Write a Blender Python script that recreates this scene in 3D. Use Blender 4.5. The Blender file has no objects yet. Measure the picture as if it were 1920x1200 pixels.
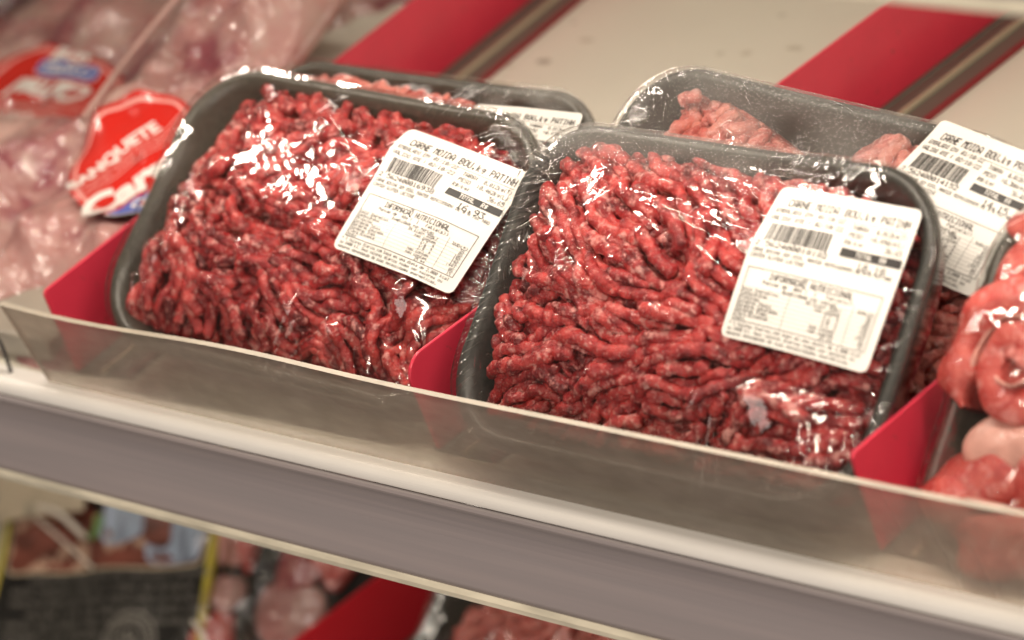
import bpy, math, random
import numpy as np
from mathutils import Matrix, Vector

S = bpy.context.scene
COL = S.collection
PI = math.pi

# ------------------------------------------------------------------ camera
cam_d = bpy.data.cameras.new('camera'); cam = bpy.data.objects.new('camera', cam_d); COL.objects.link(cam)
S.camera = cam
RW = np.array([[0.73200931, 0.13821705, -0.66712698],
               [0.63892637, -0.47919478, 0.60178523],
               [-0.23650679, -0.86675741, -0.43908556]])      # rows: world axes seen by the camera (right, down, forward)
M = Matrix.Identity(4)
for i in range(3):
    M[i][0] = RW[i][0]; M[i][1] = -RW[i][1]; M[i][2] = -RW[i][2]
M[0][3], M[1][3], M[2][3] = 0.97, -0.81, 0.67
cam.matrix_world = M
cam_d.sensor_width = 36; cam_d.lens = 127.15
cam_d.clip_start = 0.05; cam_d.clip_end = 50
cam_d.dof.use_dof = True; cam_d.dof.focus_distance = 1.415; cam_d.dof.aperture_fstop = 6.6
cam_d.dof.aperture_blades = 8

# ------------------------------------------------------------------ world and light
w = bpy.data.worlds.new('World'); S.world = w; w.use_nodes = True
w.node_tree.nodes['Background'].inputs[0].default_value = (1.0, 0.82, 0.66, 1)
w.node_tree.nodes['Background'].inputs[1].default_value = 0.10
S.view_settings.view_transform = 'Standard'; S.view_settings.look = 'None'
S.view_settings.gamma = 1; S.view_settings.exposure = 0
S.view_settings.use_curve_mapping = False
S.cycles.use_denoising = True
S.cycles.transparent_max_bounces = 24
S.cycles.max_bounces = 10
S.cycles.sample_clamp_indirect = 6.0
S.cycles.caustics_reflective = False; S.cycles.caustics_refractive = False

def area(name, loc, target, sx, sy, power, col):
    l = bpy.data.lights.new(name, 'AREA'); l.shape = 'RECTANGLE'; l.size = sx; l.size_y = sy
    l.energy = power; l.color = col
    o = bpy.data.objects.new(name, l); COL.objects.link(o)
    o.location = loc
    o.rotation_euler = (Vector(target) - Vector(loc)).to_track_quat('-Z', 'Y').to_euler()
    return o
WARM = (1.0, 0.88, 0.74)
area('aisle_ceiling_light', (0.5, -1.5, 1.9), (0.0, 0.0, 0.0), 1.8, 0.07, 27.0, (1.0, 0.85, 0.70))
area('added_front_fill', (0.35, -1.9, 0.35), (0.0, 0.0, 0.0), 1.6, 0.9, 16.0, (1.0, 0.88, 0.79))  # unseen low fill, added to brighten the rail, lip and divider fronts
for k in [-8, -7, -6, -5] + list(range(30)):      # LED strip under the shelf above
    area('shelf_lamp', (-0.30 + k * .034, 0.065, 0.236), (-0.30 + k * .034, 0.085, 0.0), 0.011, 0.008, 1.75 / 30, WARM)
area('shelf_lamp_back', (0.25, 0.30, 0.262), (0.25, 0.30, 0.0), 1.5, 0.03, 1.0, (1.0, 0.90, 0.78))
area('lower_shelf_lamp', (-0.2, 0.10, -0.047), (-0.2, 0.14, -0.28), 1.2, 0.012, 0.42, WARM)

# ------------------------------------------------------------------ helpers
def tag(o, label=None, cat=None, group=None, kind=None):
    if label: o['label'] = label
    if cat: o['category'] = cat
    if group: o['group'] = group
    if kind: o['kind'] = kind
    return o

def empty(name, mat=None):
    o = bpy.data.objects.new(name, None); COL.objects.link(o)
    o.empty_display_size = 0.02
    if mat is not None: o.matrix_world = mat
    return o

def mesh(name, V, F, mats, parent=None, smooth=True, mi=None, attrs=None):
    me = bpy.data.meshes.new(name)
    V = np.asarray(V, dtype=np.float64)
    if isinstance(F, np.ndarray):
        k = F.shape[1]; nf = len(F)
        me.vertices.add(len(V)); me.vertices.foreach_set('co', V.astype(np.float32).ravel())
        me.loops.add(nf * k); me.loops.foreach_set('vertex_index', F.astype(np.int32).ravel())
        me.polygons.add(nf); me.polygons.foreach_set('loop_start', (np.arange(nf) * k).astype(np.int32))
        me.update(calc_edges=True)
    else:
        me.from_pydata([tuple(v) for v in V], [], F); me.update()
    if not isinstance(mats, (list, tuple)): mats = [mats]
    for m in mats: me.materials.append(m)
    n = len(me.polygons)
    me.polygons.foreach_set('use_smooth', np.full(n, bool(smooth)))
    if mi is not None: me.polygons.foreach_set('material_index', np.asarray(mi, dtype=np.int32))
    if attrs:
        for k2, a in attrs.items():
            at = me.attributes.new(k2, 'FLOAT', 'POINT'); at.data.foreach_set('value', np.asarray(a, dtype=np.float32))
    me.validate()
    o = bpy.data.objects.new(name, me); COL.objects.link(o)
    if parent is not None: o.parent = parent
    return o

def grid_faces(n, m, wrap=False):
    """n rows x m columns of vertices"""
    i = np.arange(n - 1)[:, None]; j = np.arange(m if wrap else m - 1)[None, :]
    j2 = (j + 1) % m
    return np.stack([i * m + j, i * m + j2, (i + 1) * m + j2, (i + 1) * m + j], -1).reshape(-1, 4)

class Noise:
    def __init__(s, seed, dim, freq, n=10):
        r = np.random.RandomState(seed)
        k = r.normal(size=(n, dim)); k /= np.linalg.norm(k, axis=1)[:, None]
        s.k = k * (2 * PI * freq) * r.uniform(.55, 1.6, size=(n, 1)); s.p = r.uniform(0, 2 * PI, n); s.n = n
    def __call__(s, *xs):
        x = np.stack(np.broadcast_arrays(*xs), -1)
        return np.sin(x @ s.k.T + s.p).sum(-1) / math.sqrt(s.n / 2)

def box(name, x0, x1, y0, y1, z0, z1, m, parent=None, bevel=0.0):
    V = [(x, y, z) for z in (z0, z1) for y in (y0, y1) for x in (x0, x1)]
    F = [(0, 2, 3, 1), (4, 5, 7, 6), (0, 1, 5, 4), (2, 6, 7, 3), (0, 4, 6, 2), (1, 3, 7, 5)]
    o = mesh(name, V, F, m, parent, smooth=False)
    if bevel:
        b = o.modifiers.new('bevel', 'BEVEL'); b.width = bevel; b.segments = 3
    return o

def extrude_x(name, prof, x0, x1, m, parent=None, smooth=False, seg=1, closed=True):
    P = np.array(prof, float); n = len(P)
    xs = np.linspace(x0, x1, seg + 1)
    V = np.concatenate([np.column_stack([np.full(n, x), P]) for x in xs])
    F = []
    for s in range(seg):
        for i in range(n if closed else n - 1):
            j = (i + 1) % n
            F.append((s * n + i, s * n + j, (s + 1) * n + j, (s + 1) * n + i))
    if closed:
        F.append(tuple(range(n - 1, -1, -1))); F.append(tuple(seg * n + i for i in range(n)))
    return mesh(name, V, F, m, parent, smooth)

# ------------------------------------------------------------------ materials
def new_mat(name):
    m = bpy.data.materials.new(name); m.use_nodes = True
    nt = m.node_tree; nt.nodes.clear()
    out = nt.nodes.new('ShaderNodeOutputMaterial')
    return m, nt, out
def N(nt, t, **kw):
    n = nt.nodes.new('ShaderNode' + t)
    for k, v in kw.items():
        if k.startswith('i_'): n.inputs[k[2:].replace('_', ' ')].default_value = v
        elif k.startswith('n'): n.inputs[int(k[1:])].default_value = v
        else: setattr(n, k, v)
    return n
def fresnel(nt, L, ior, normal=None):
    """reflectance of a thin sheet, the same from both sides"""
    ge = nt.nodes.new('ShaderNodeNewGeometry'); fr = nt.nodes.new('ShaderNodeFresnel')
    ma = nt.nodes.new('ShaderNodeMath'); ma.operation = 'MULTIPLY_ADD'
    L(ge.outputs['Backfacing'], ma.inputs[0]); ma.inputs[1].default_value = 1 / ior - ior; ma.inputs[2].default_value = ior
    L(ma.outputs[0], fr.inputs['IOR'])
    return fr
def ramp(nt, src, stops, L):
    r = nt.nodes.new('ShaderNodeValToRGB'); e = r.color_ramp.elements
    while len(e) < len(stops): e.new(0.5)
    for el, (p, c) in zip(e, stops):
        el.position = p; el.color = c if len(c) == 4 else (*c, 1)
    L(src, r.inputs[0]); return r
def g(v): return (v, v, v, 1)

def simple(name, col, rough=0.5, metal=0.0, bump=0.0, bscale=60, var=0.0, coat=0.0, aniso=None, stain=None, spec=0.5):
    m, nt, out = new_mat(name); L = nt.links.new
    p = N(nt, 'BsdfPrincipled'); L(p.outputs[0], out.inputs[0])
    p.inputs['Roughness'].default_value = rough; p.inputs['Metallic'].default_value = metal
    p.inputs['Coat Weight'].default_value = coat; p.inputs['Coat Roughness'].default_value = 0.08
    p.inputs['Specular IOR Level'].default_value = spec
    p.inputs['Base Color'].default_value = (*col, 1)
    tc = N(nt, 'TexCoord'); mp = N(nt, 'Mapping'); L(tc.outputs['Object'], mp.inputs[0])
    if aniso: mp.inputs['Scale'].default_value = aniso
    nz = N(nt, 'TexNoise'); nz.inputs['Scale'].default_value = bscale; nz.inputs['Detail'].default_value = 6
    L(mp.outputs[0], nz.inputs['Vector'])
    if var:
        r = ramp(nt, nz.outputs[0], [(0.3, tuple(c * (1 - var) for c in col)), (0.7, tuple(min(1, c * (1 + var)) for c in col))], L)
        src = r.outputs[0]
        if stain:
            n2 = N(nt, 'TexNoise'); n2.inputs['Scale'].default_value = stain[0]; n2.inputs['Detail'].default_value = 3
            L(tc.outputs['Object'], n2.inputs['Vector'])
            r2 = ramp(nt, n2.outputs[0], [(stain[2], g(0)), (stain[2] + .06, g(stain[3]))], L)
            mx = N(nt, 'MixRGB'); mx.inputs[2].default_value = (*stain[1], 1)
            L(r2.outputs[0], mx.inputs[0]); L(src, mx.inputs[1]); src = mx.outputs[0]
        L(src, p.inputs['Base Color'])
    if bump:
        b = N(nt, 'Bump'); b.inputs['Strength'].default_value = 1; b.inputs['Distance'].default_value = bump
        L(nz.outputs[0], b.inputs['Height']); L(b.outputs[0], p.inputs['Normal'])
    return m

def meat_material(name, lean=(0.37, 0.024, 0.028), dark=(0.13, 0.008, 0.011), bright=(0.58, 0.070, 0.065), fat=(0.74, 0.34, 0.31),
                  fat_scale=290, fat_lo=0.57, fat_hi=0.71, rough=0.28):
    m, nt, out = new_mat(name); L = nt.links.new
    p = N(nt, 'BsdfPrincipled'); L(p.outputs[0], out.inputs[0])
    tc = N(nt, 'TexCoord'); at = N(nt, 'Attribute', attribute_name='tone')
    n1 = N(nt, 'TexNoise'); n1.inputs['Scale'].default_value = 170; n1.inputs['Detail'].default_value = 4
    L(tc.outputs['Object'], n1.inputs['Vector'])
    ad = N(nt, 'Math', operation='MULTIPLY_ADD'); L(n1.outputs[0], ad.inputs[0]); ad.inputs[1].default_value = 0.9; L(at.outputs['Fac'], ad.inputs[2])
    r = ramp(nt, ad.outputs[0], [(0.50, dark), (0.74, lean), (0.95, bright)], L)
    n2 = N(nt, 'TexNoise'); n2.inputs['Scale'].default_value = fat_scale; n2.inputs['Detail'].default_value = 2.5; n2.inputs['Distortion'].default_value = 0.15
    L(tc.outputs['Object'], n2.inputs['Vector'])
    at2 = N(nt, 'Attribute', attribute_name='fat')
    ad2 = N(nt, 'Math', operation='ADD'); L(n2.outputs[0], ad2.inputs[0]); L(at2.outputs['Fac'], ad2.inputs[1])
    n2b = N(nt, 'TexNoise'); n2b.inputs['Scale'].default_value = fat_scale * 2.1; n2b.inputs['Detail'].default_value = 1
    L(tc.outputs['Object'], n2b.inputs['Vector'])
    mxx = N(nt, 'Math', operation='MAXIMUM'); L(ad2.outputs[0], mxx.inputs[0])
    sb = N(nt, 'Math', operation='SUBTRACT'); L(n2b.outputs[0], sb.inputs[0]); sb.inputs[1].default_value = .045; L(sb.outputs[0], mxx.inputs[1])
    rf = ramp(nt, mxx.outputs[0], [(fat_lo, g(0)), (fat_hi, g(0.85))], L)
    mx = N(nt, 'MixRGB'); mx.inputs[2].default_value = (*fat, 1); L(rf.outputs[0], mx.inputs[0]); L(r.outputs[0], mx.inputs[1])
    L(mx.outputs[0], p.inputs['Base Color'])
    p.inputs['Roughness'].default_value = rough
    p.inputs['Subsurface Weight'].default_value = 0.22
    p.inputs['Subsurface Radius'].default_value = (1.0, 0.25, 0.18)
    p.inputs['Subsurface Scale'].default_value = 0.003
    n3 = N(nt, 'TexNoise'); n3.inputs['Scale'].default_value = 900; n3.inputs['Detail'].default_value = 3
    L(tc.outputs['Object'], n3.inputs['Vector'])
    sm = N(nt, 'Math', operation='MULTIPLY_ADD'); L(n2.outputs[0], sm.inputs[0]); sm.inputs[1].default_value = 1.2; L(n3.outputs[0], sm.inputs[2])
    b = N(nt, 'Bump'); b.inputs['Distance'].default_value = 0.0009; b.inputs['Strength'].default_value = 0.9
    L(sm.outputs[0], b.inputs['Height']); L(b.outputs[0], p.inputs['Normal'])
    return m

def film_material(name, rough=0.075, fog_amt=0.30, crinkle=0.00011, cscale=160, strength=1.0, tint=(0.97, 0.97, 0.96), streak=(1, 1, 1), fmin=0.035):
    """thin clear stretch film: see-through, with a sharp reflection; 'fog' attribute = condensation"""
    m, nt, out = new_mat(name); L = nt.links.new
    tr = N(nt, 'BsdfTransparent'); tr.inputs[0].default_value = (*tint, 1)
    gl = N(nt, 'BsdfGlossy'); gl.inputs['Roughness'].default_value = rough; gl.inputs['Color'].default_value = (1, 1, 1, 1)
    df = N(nt, 'BsdfDiffuse'); df.inputs['Color'].default_value = (0.75, 0.74, 0.70, 1)
    fr = fresnel(nt, L, 1.45)
    tc = N(nt, 'TexCoord'); at = N(nt, 'Attribute', attribute_name='fog')
    mp = N(nt, 'Mapping'); mp.inputs['Scale'].default_value = streak; L(tc.outputs['Object'], mp.inputs[0])
    nz = N(nt, 'TexNoise'); nz.inputs['Scale'].default_value = cscale; nz.inputs['Detail'].default_value = 2.0
    L(mp.outputs[0], nz.inputs['Vector'])
    b = N(nt, 'Bump'); b.inputs['Distance'].default_value = crinkle; L(nz.outputs[0], b.inputs['Height'])
    # droplets
    vo = N(nt, 'TexVoronoi'); vo.inputs['Scale'].default_value = 800; L(tc.outputs['Object'], vo.inputs['Vector'])
    dr = ramp(nt, vo.outputs['Distance'], [(0.0, g(1)), (0.42, g(0))], L)
    mu = N(nt, 'Math', operation='MULTIPLY'); L(dr.outputs[0], mu.inputs[0]); L(at.outputs['Fac'], mu.inputs[1])
    b2 = N(nt, 'Bump'); b2.inputs['Distance'].default_value = 0.0004; L(mu.outputs[0], b2.inputs['Height']); L(b.outputs[0], b2.inputs['Normal'])
    L(b2.outputs[0], gl.inputs['Normal']); L(b2.outputs[0], fr.inputs['Normal'])
    mxf = N(nt, 'Math', operation='MULTIPLY_ADD'); L(fr.outputs[0], mxf.inputs[0]); mxf.inputs[1].default_value = strength; mxf.inputs[2].default_value = fmin
    mxc = N(nt, 'Math', operation='MINIMUM'); L(mxf.outputs[0], mxc.inputs[0]); mxc.inputs[1].default_value = 0.85
    s1 = N(nt, 'MixShader'); fm = N(nt, 'Math', operation='MULTIPLY'); L(at.outputs['Fac'], fm.inputs[0]); fm.inputs[1].default_value = fog_amt
    L(fm.outputs[0], s1.inputs[0]); L(tr.outputs[0], s1.inputs[1]); L(df.outputs[0], s1.inputs[2])
    s2 = N(nt, 'MixShader'); L(mxc.outputs[0], s2.inputs[0]); L(s1.outputs[0], s2.inputs[1]); L(gl.outputs[0], s2.inputs[2])
    L(s2.outputs[0], out.inputs[0])
    return m

M_meat = meat_material('raw minced beef')
M_meat_back = meat_material('raw minced beef paler', lean=(0.64, 0.17, 0.145), dark=(0.38, 0.06, 0.05), bright=(0.74, 0.28, 0.23), fat_scale=300, fat_lo=.56, fat_hi=.70)
M_tray = simple('black foam', (0.028, 0.028, 0.025), 0.42, bump=0.00012, bscale=500, var=0.25, spec=0.6)
M_tray_grey = simple('dark grey foam', (0.060, 0.056, 0.046), 0.32, bump=0.00010, bscale=420, var=0.2, spec=0.6)
M_film = film_material('stretch film', fog_amt=.12)
M_film_soft = film_material('slack stretch film', rough=0.09, strength=0.45, fmin=.02)
M_film_fog = film_material('misted stretch film', rough=0.08, fog_amt=0.15)
M_paper = simple('thermal label paper', (0.76, 0.745, 0.70), 0.42, var=0.015, bscale=40, bump=0.00004, spec=0.5)
M_ink = simple('black thermal ink', (0.022, 0.020, 0.019), 0.5)
M_inkthin = simple('grey thermal ink', (0.06, 0.055, 0.05), 0.5)
M_red = simple('red divider plastic', (0.74, 0.045, 0.088), 0.30, var=0.07, bscale=30, stain=(150, (.40, .06, .06), .66, .6), spec=0.45, bump=0.00004)
M_red2 = simple('deep red divider plastic', (0.72, 0.024, 0.040), 0.32, var=0.05, bscale=12, spec=0.45, bump=0.00004)
M_redreflection = simple('dark red reflection strip', (0.25, 0.01, 0.02), 0.4)
M_steel = simple('dull grey rail', (0.12, 0.115, 0.095), 0.28, metal=0.0, var=0.12, bscale=20, aniso=(8, 0.5, 8))
M_rib = simple('rail rib with painted highlight', (0.50, 0.45, 0.32), 0.25, spec=.6)  # pale colour puts the rib's highlight into the material
M_floor = simple('white enamelled shelf', (0.66, 0.61, 0.53), 0.40, var=0.04, bscale=9, stain=(17, (0.30, 0.19, 0.10), 0.735, 0.55))
M_white = simple('white rail edge', (0.88, 0.87, 0.83), 0.30, var=0.03, bscale=25, aniso=(1, 6, 6))
M_bluelt = simple('blue print', (0.03, 0.10, 0.45), 0.3, coat=0.5)
M_whitept = simple('white print', (0.80, 0.76, 0.72), 0.3, coat=0.5)
M_pinkpt = simple('pink print border', (0.72, 0.36, 0.33), 0.3, coat=0.5)
M_stickred = simple('red sticker', (0.56, 0.018, 0.012), 0.22, coat=0.7, var=0.06, bscale=20)

# ------------------------------------------------------------------ 5x7 printer font
FONT = {}
_cols = {
' ':"0000000000",'!':"00005F0000",'"':"0007000700",'#':"147F147F14",'$':"242A7F2A12",'%':"2313086462",'&':"3649562050",
'(':"001C224100",')':"0041221C00",'*':"0A041F040A",'+':"08083E0808",',':"0050300000",'-':"0808080808",'.':"0060600000",'/':"2010080402",
'0':"3E5149453E",'1':"00427F4000",'2':"4261514946",'3':"2141454B31",'4':"1814127F10",'5':"2745454539",'6':"3C4A494930",'7':"0171090503",
'8':"3649494936",'9':"064949291E",':':"0036360000",';':"0056360000",'=':"1414141414",
'A':"7E1111117E",'B':"7F49494936",'C':"3E41414122",'D':"7F4141221C",'E':"7F49494941",'F':"7F09090901",'G':"3E41415132",'H':"7F0808087F",
'I':"00417F4100",'J':"2040413F01",'K':"7F08142241",'L':"7F40404040",'M':"7F0204027F",'N':"7F0408107F",'O':"3E4141413E",'P':"7F09090906",
'Q':"3E4151215E",'R':"7F09192946",'S':"4649494931",'T':"01017F0101",'U':"3F4040403F",'V':"1F2040201F",'W':"7F2018207F",'X':"6314081463",
'Y':"0304780403",'Z':"6151494543",
'a':"2054545478",'b':"7F48444438",'c':"3844444420",'d':"384444487F",'e':"3854545418",'f':"087E090102",'g':"081454543C",'h':"7F08040478",
'i':"00447D4000",'j':"2040443D00",'k':"7F10284400",'l':"00417F4000",'m':"7C04180478",'n':"7C08040478",'o':"3844444438",'p':"7C14141408",
'q':"081414187C",'r':"7C08040408",'s':"4854545420",'t':"043F444020",'u':"3C4040207C",'v':"1C2040201C",'w':"3C4030403C",'x':"4428102844",
'y':"0C5050503C",'z':"4464544C44"}
for ch, hx in _cols.items():
    FONT[ch] = [int(hx[i:i + 2], 16) for i in range(0, 10, 2)]

def text_quads(txt, x, y, w_total, h, out, thick=1.0):
    """x,y = left/top in label space (y down), characters fill w_total"""
    n = len(txt); adv = w_total / max(n, 1); px = adv / 6.0; py = h / 7.0
    for i, ch in enumerate(txt):
        cols = FONT.get(ch) or FONT.get(ch.upper()) or FONT[' ']
        for row in range(8):
            c = 0
            while c < 5:
                if cols[c] >> row & 1:
                    e = c
                    while e + 1 < 5 and cols[e + 1] >> row & 1: e += 1
                    out.append((x + i * adv + c * px - px * .10, y + row * py, x + i * adv + (e + 1) * px + px * .10, y + (row + thick) * py))
                    c = e + 1
                else: c += 1

def label_art(v):
    """quads in unit label space for one weighing-scale label"""
    Q = []; W = []; T = []
    R = random.Random(v['seed'])
    text_quads("CARNE MOIDA BOU.kg PATINH", .11, .075, .85, .055, Q)
    T.append((.55, .148, .97, .151))
    text_quads("EMBALADO EM: " + v['d1'], .05, .145, .50, .032, T)
    text_quads("VALIDO ATE : " + v['d2'], .04, .195, .52, .032, T)
    text_quads("TARA:", .60, .165, .12, .032, T); text_quads("0.012kg(T)", .76, .165, .21, .034, T)
    text_quads("PESO  :", .60, .213, .16, .032, T); text_quads(v['kg'] + "kg(L)", .76, .213, .21, .034, T)
    text_quads("R$/kg:", .59, .262, .13, .032, T); text_quads(v['unit'], .85, .262, .12, .036, T)
    x = .075
    while x < .50:
        b = R.choice([.0035, .0035, .007, .010]); Q.append((x, .25, x + b, .365)); x += b + R.choice([.0035, .0045, .008])
    for xx in (.075, .082, .285, .292, .495, .502): Q.append((xx, .25, xx + .003, .38))
    text_quads(v['code'], .03, .375, .50, .034, T)
    Q.append((.59, .315, .985, .368)); text_quads("TOTAL  R$", .69, .324, .20, .034, W)
    text_quads(v['price'], .72, .385, .19, .050, Q)
    text_quads("CARNE BOVINA SEM OSSO. MANTER REFRIGERADO DE 0 A 7o. NAO", .03, .425, .93, .026, T)
    text_quads("CONTEM GLUTEN LACTOSE", .03, .462, .38, .026, T)
    x0, x1, y0, y1 = .05, .95, .55, .885
    for q in ((x0, y0, x1, y0 + .004), (x0, y1, x1, y1 + .004), (x0, y0, x0 + .004, y1), (x1 - .004, y0, x1, y1)): Q.append(q)
    text_quads("INFORMACAO NUTRICIONAL", .22, .568, .56, .042, Q)
    T.append((.455, .612, .475, .618)); T.append((.44, .560, .47, .564))
    text_quads("Porcao de  40g (  1   fatia(s))", .19, .618, .60, .026, T)
    text_quads("Quantidade por porcao", .34, .650, .36, .024, T); text_quads("%VD(*)", .83, .655, .11, .024, T)
    rows = [("Valor Energetico", "84 kcal= 355kJ", "5%"), ("Carboidratos", "nao contem", "0%"), ("Proteinas", "7,7  g", "10%"),
            ("Gorduras Totais", "7,0  g", "13%"), ("Gorduras Saturadas", "2,9  g", "13%"), ("Gorduras Trans", "nao contem", "(**)"),
            ("Fibra Alimentar", "nao contem", "0%"), ("Sodio", "25 mg", "1%")]
    for i, (a, b, c) in enumerate(rows):
        y = .680 + i * .0255
        text_quads(a, .062, y, len(a) * .0165, .021, T); text_quads(b, .74 - len(b) * .0165, y, len(b) * .0165, .021, T)
        text_quads(c, .93 - len(c) * .0165, y, len(c) * .0165, .021, T); T.append((x0, y - .003, x1, y - .0018))
    T.append((.40, .64, .402, y1)); T.append((.80, .64, .802, y1))
    text_quads("* % Valores Diarios com base em uma dieta de 2.000 kcal", .04, .898, .90, .023, T)
    text_quads("ou 8400 kJ. Seus valores diarios podem ser maiores ou", .04, .928, .87, .023, T)
    text_quads("menores dependendo de suas necessidades energeticas.", .04, .958, .85, .023, T)
    return Q, T, W

# ------------------------------------------------------------------ tray packs
def rr_loop(hw, hl, r, n=256):
    """rounded rectangle, n points by arc length"""
    r = min(r, hw, hl)
    segs = []; c = [(hw - r, hl - r, 0), (-hw + r, hl - r, PI / 2), (-hw + r, -hl + r, PI), (hw - r, -hl + r, 1.5 * PI)]
    pts = []
    for cx, cy, a0 in c:
        for k in range(33):
            a = a0 + k / 32 * PI / 2; pts.append((cx + r * math.cos(a), cy + r * math.sin(a)))
    pts.append(pts[0]); P = np.array(pts)
    d = np.r_[0, np.cumsum(np.linalg.norm(np.diff(P, axis=0), axis=1))]
    t = np.linspace(0, d[-1], n, endpoint=False)
    return np.column_stack([np.interp(t, d, P[:, 0]), np.interp(t, d, P[:, 1])])

def rim_lift(P, W, L):
    # foam trays: the corners of the rim stand a little higher than the middle of each side
    return 0.0030 * (np.abs(P[:, 0]) / (W / 2)) ** 2 * (np.abs(P[:, 1]) / (L / 2)) ** 2

def make_tray(W, L, r, m, parent):
    prof = [(0.026, -0.0295), (0.020, -0.029), (0.015, -0.0265), (0.010, -0.019), (0.0050, -0.0065), (0.0012, -0.0042), (-0.0002, -0.0028),
            (0.0000, -0.0008), (0.0016, 0.0010), (0.0036, 0.0012), (0.0056, 0.0000), (0.0075, -0.003), (0.012, -0.0125), (0.0165, -0.0215), (0.0215, -0.0255), (0.028, -0.0262)]
    n = 224; rows = []
    for ins, c in prof:
        P = rr_loop(W / 2 - ins, L / 2 - ins, max(r - ins * .9, .006), n)
        z = c + rim_lift(P, W, L) * np.clip((c + .028) / .028, 0, 1)
        rows.append(np.column_stack([P, z]))
    V = np.concatenate(rows + [np.array([[0, 0, -0.0295], [0, 0, -0.0262]])])
    F = [tuple(f) for f in grid_faces(len(prof), n, True)]
    k = len(prof) * n
    for j in range(n):
        F.append((k, (j + 1) % n, j)); F.append((k + 1, (len(prof) - 1) * n + j, (len(prof) - 1) * n + (j + 1) % n))
    return mesh('tray', V, F, m, parent)

def poly_dist(px, py, poly):
    P = np.array(poly); Qn = np.roll(P, -1, axis=0)
    d = np.full(px.shape, 1e9); inside = np.zeros(px.shape, bool)
    for (ax, ay), (bx, by) in zip(P, Qn):
        ex, ey = bx - ax, by - ay; t = np.clip(((px - ax) * ex + (py - ay) * ey) / (ex * ex + ey * ey), 0, 1)
        d = np.minimum(d, np.hypot(px - ax - t * ex, py - ay - t * ey))
        cond = ((ay > py) != (by > py)) & (px < (bx - ax) * (py - ay) / (by - ay + 1e-12) + ax)
        inside ^= cond
    return np.where(inside, d, -d)

def smooth_poly(poly, it=2):
    P = np.array(poly, float)
    for _ in range(it):
        Q = np.roll(P, -1, axis=0); P = np.stack([P * .75 + Q * .25, P * .25 + Q * .75], 1).reshape(-1, 2)
    return P

class Field:
    def __init__(s, W, L, step=0.001):
        s.st = step; s.nx = int(W / step) + 3; s.ny = int(L / step) + 3; s.x0 = -W / 2 - step; s.y0 = -L / 2 - step
        s.X, s.Y = np.meshgrid(s.x0 + np.arange(s.nx) * step, s.y0 + np.arange(s.ny) * step)
        s.A = np.zeros(s.X.shape)
    def __call__(s, x, y, A=None):
        A = s.A if A is None else A
        fx = np.clip((np.asarray(x) - s.x0) / s.st, 0, s.nx - 1.001); fy = np.clip((np.asarray(y) - s.y0) / s.st, 0, s.ny - 1.001)
        i = fx.astype(int); j = fy.astype(int); u = fx - i; v = fy - j
        return A[j, i] * (1 - u) * (1 - v) + A[j, i + 1] * u * (1 - v) + A[j + 1, i] * (1 - u) * v + A[j + 1, i + 1] * u * v

def blur(A, n):
    for _ in range(n):
        B = np.pad(A, 1, mode='edge'); A = (B[1:-1, 1:-1] * 2 + B[:-2, 1:-1] + B[2:, 1:-1] + B[1:-1, :-2] + B[1:-1, 2:]) / 6
    return A

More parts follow.
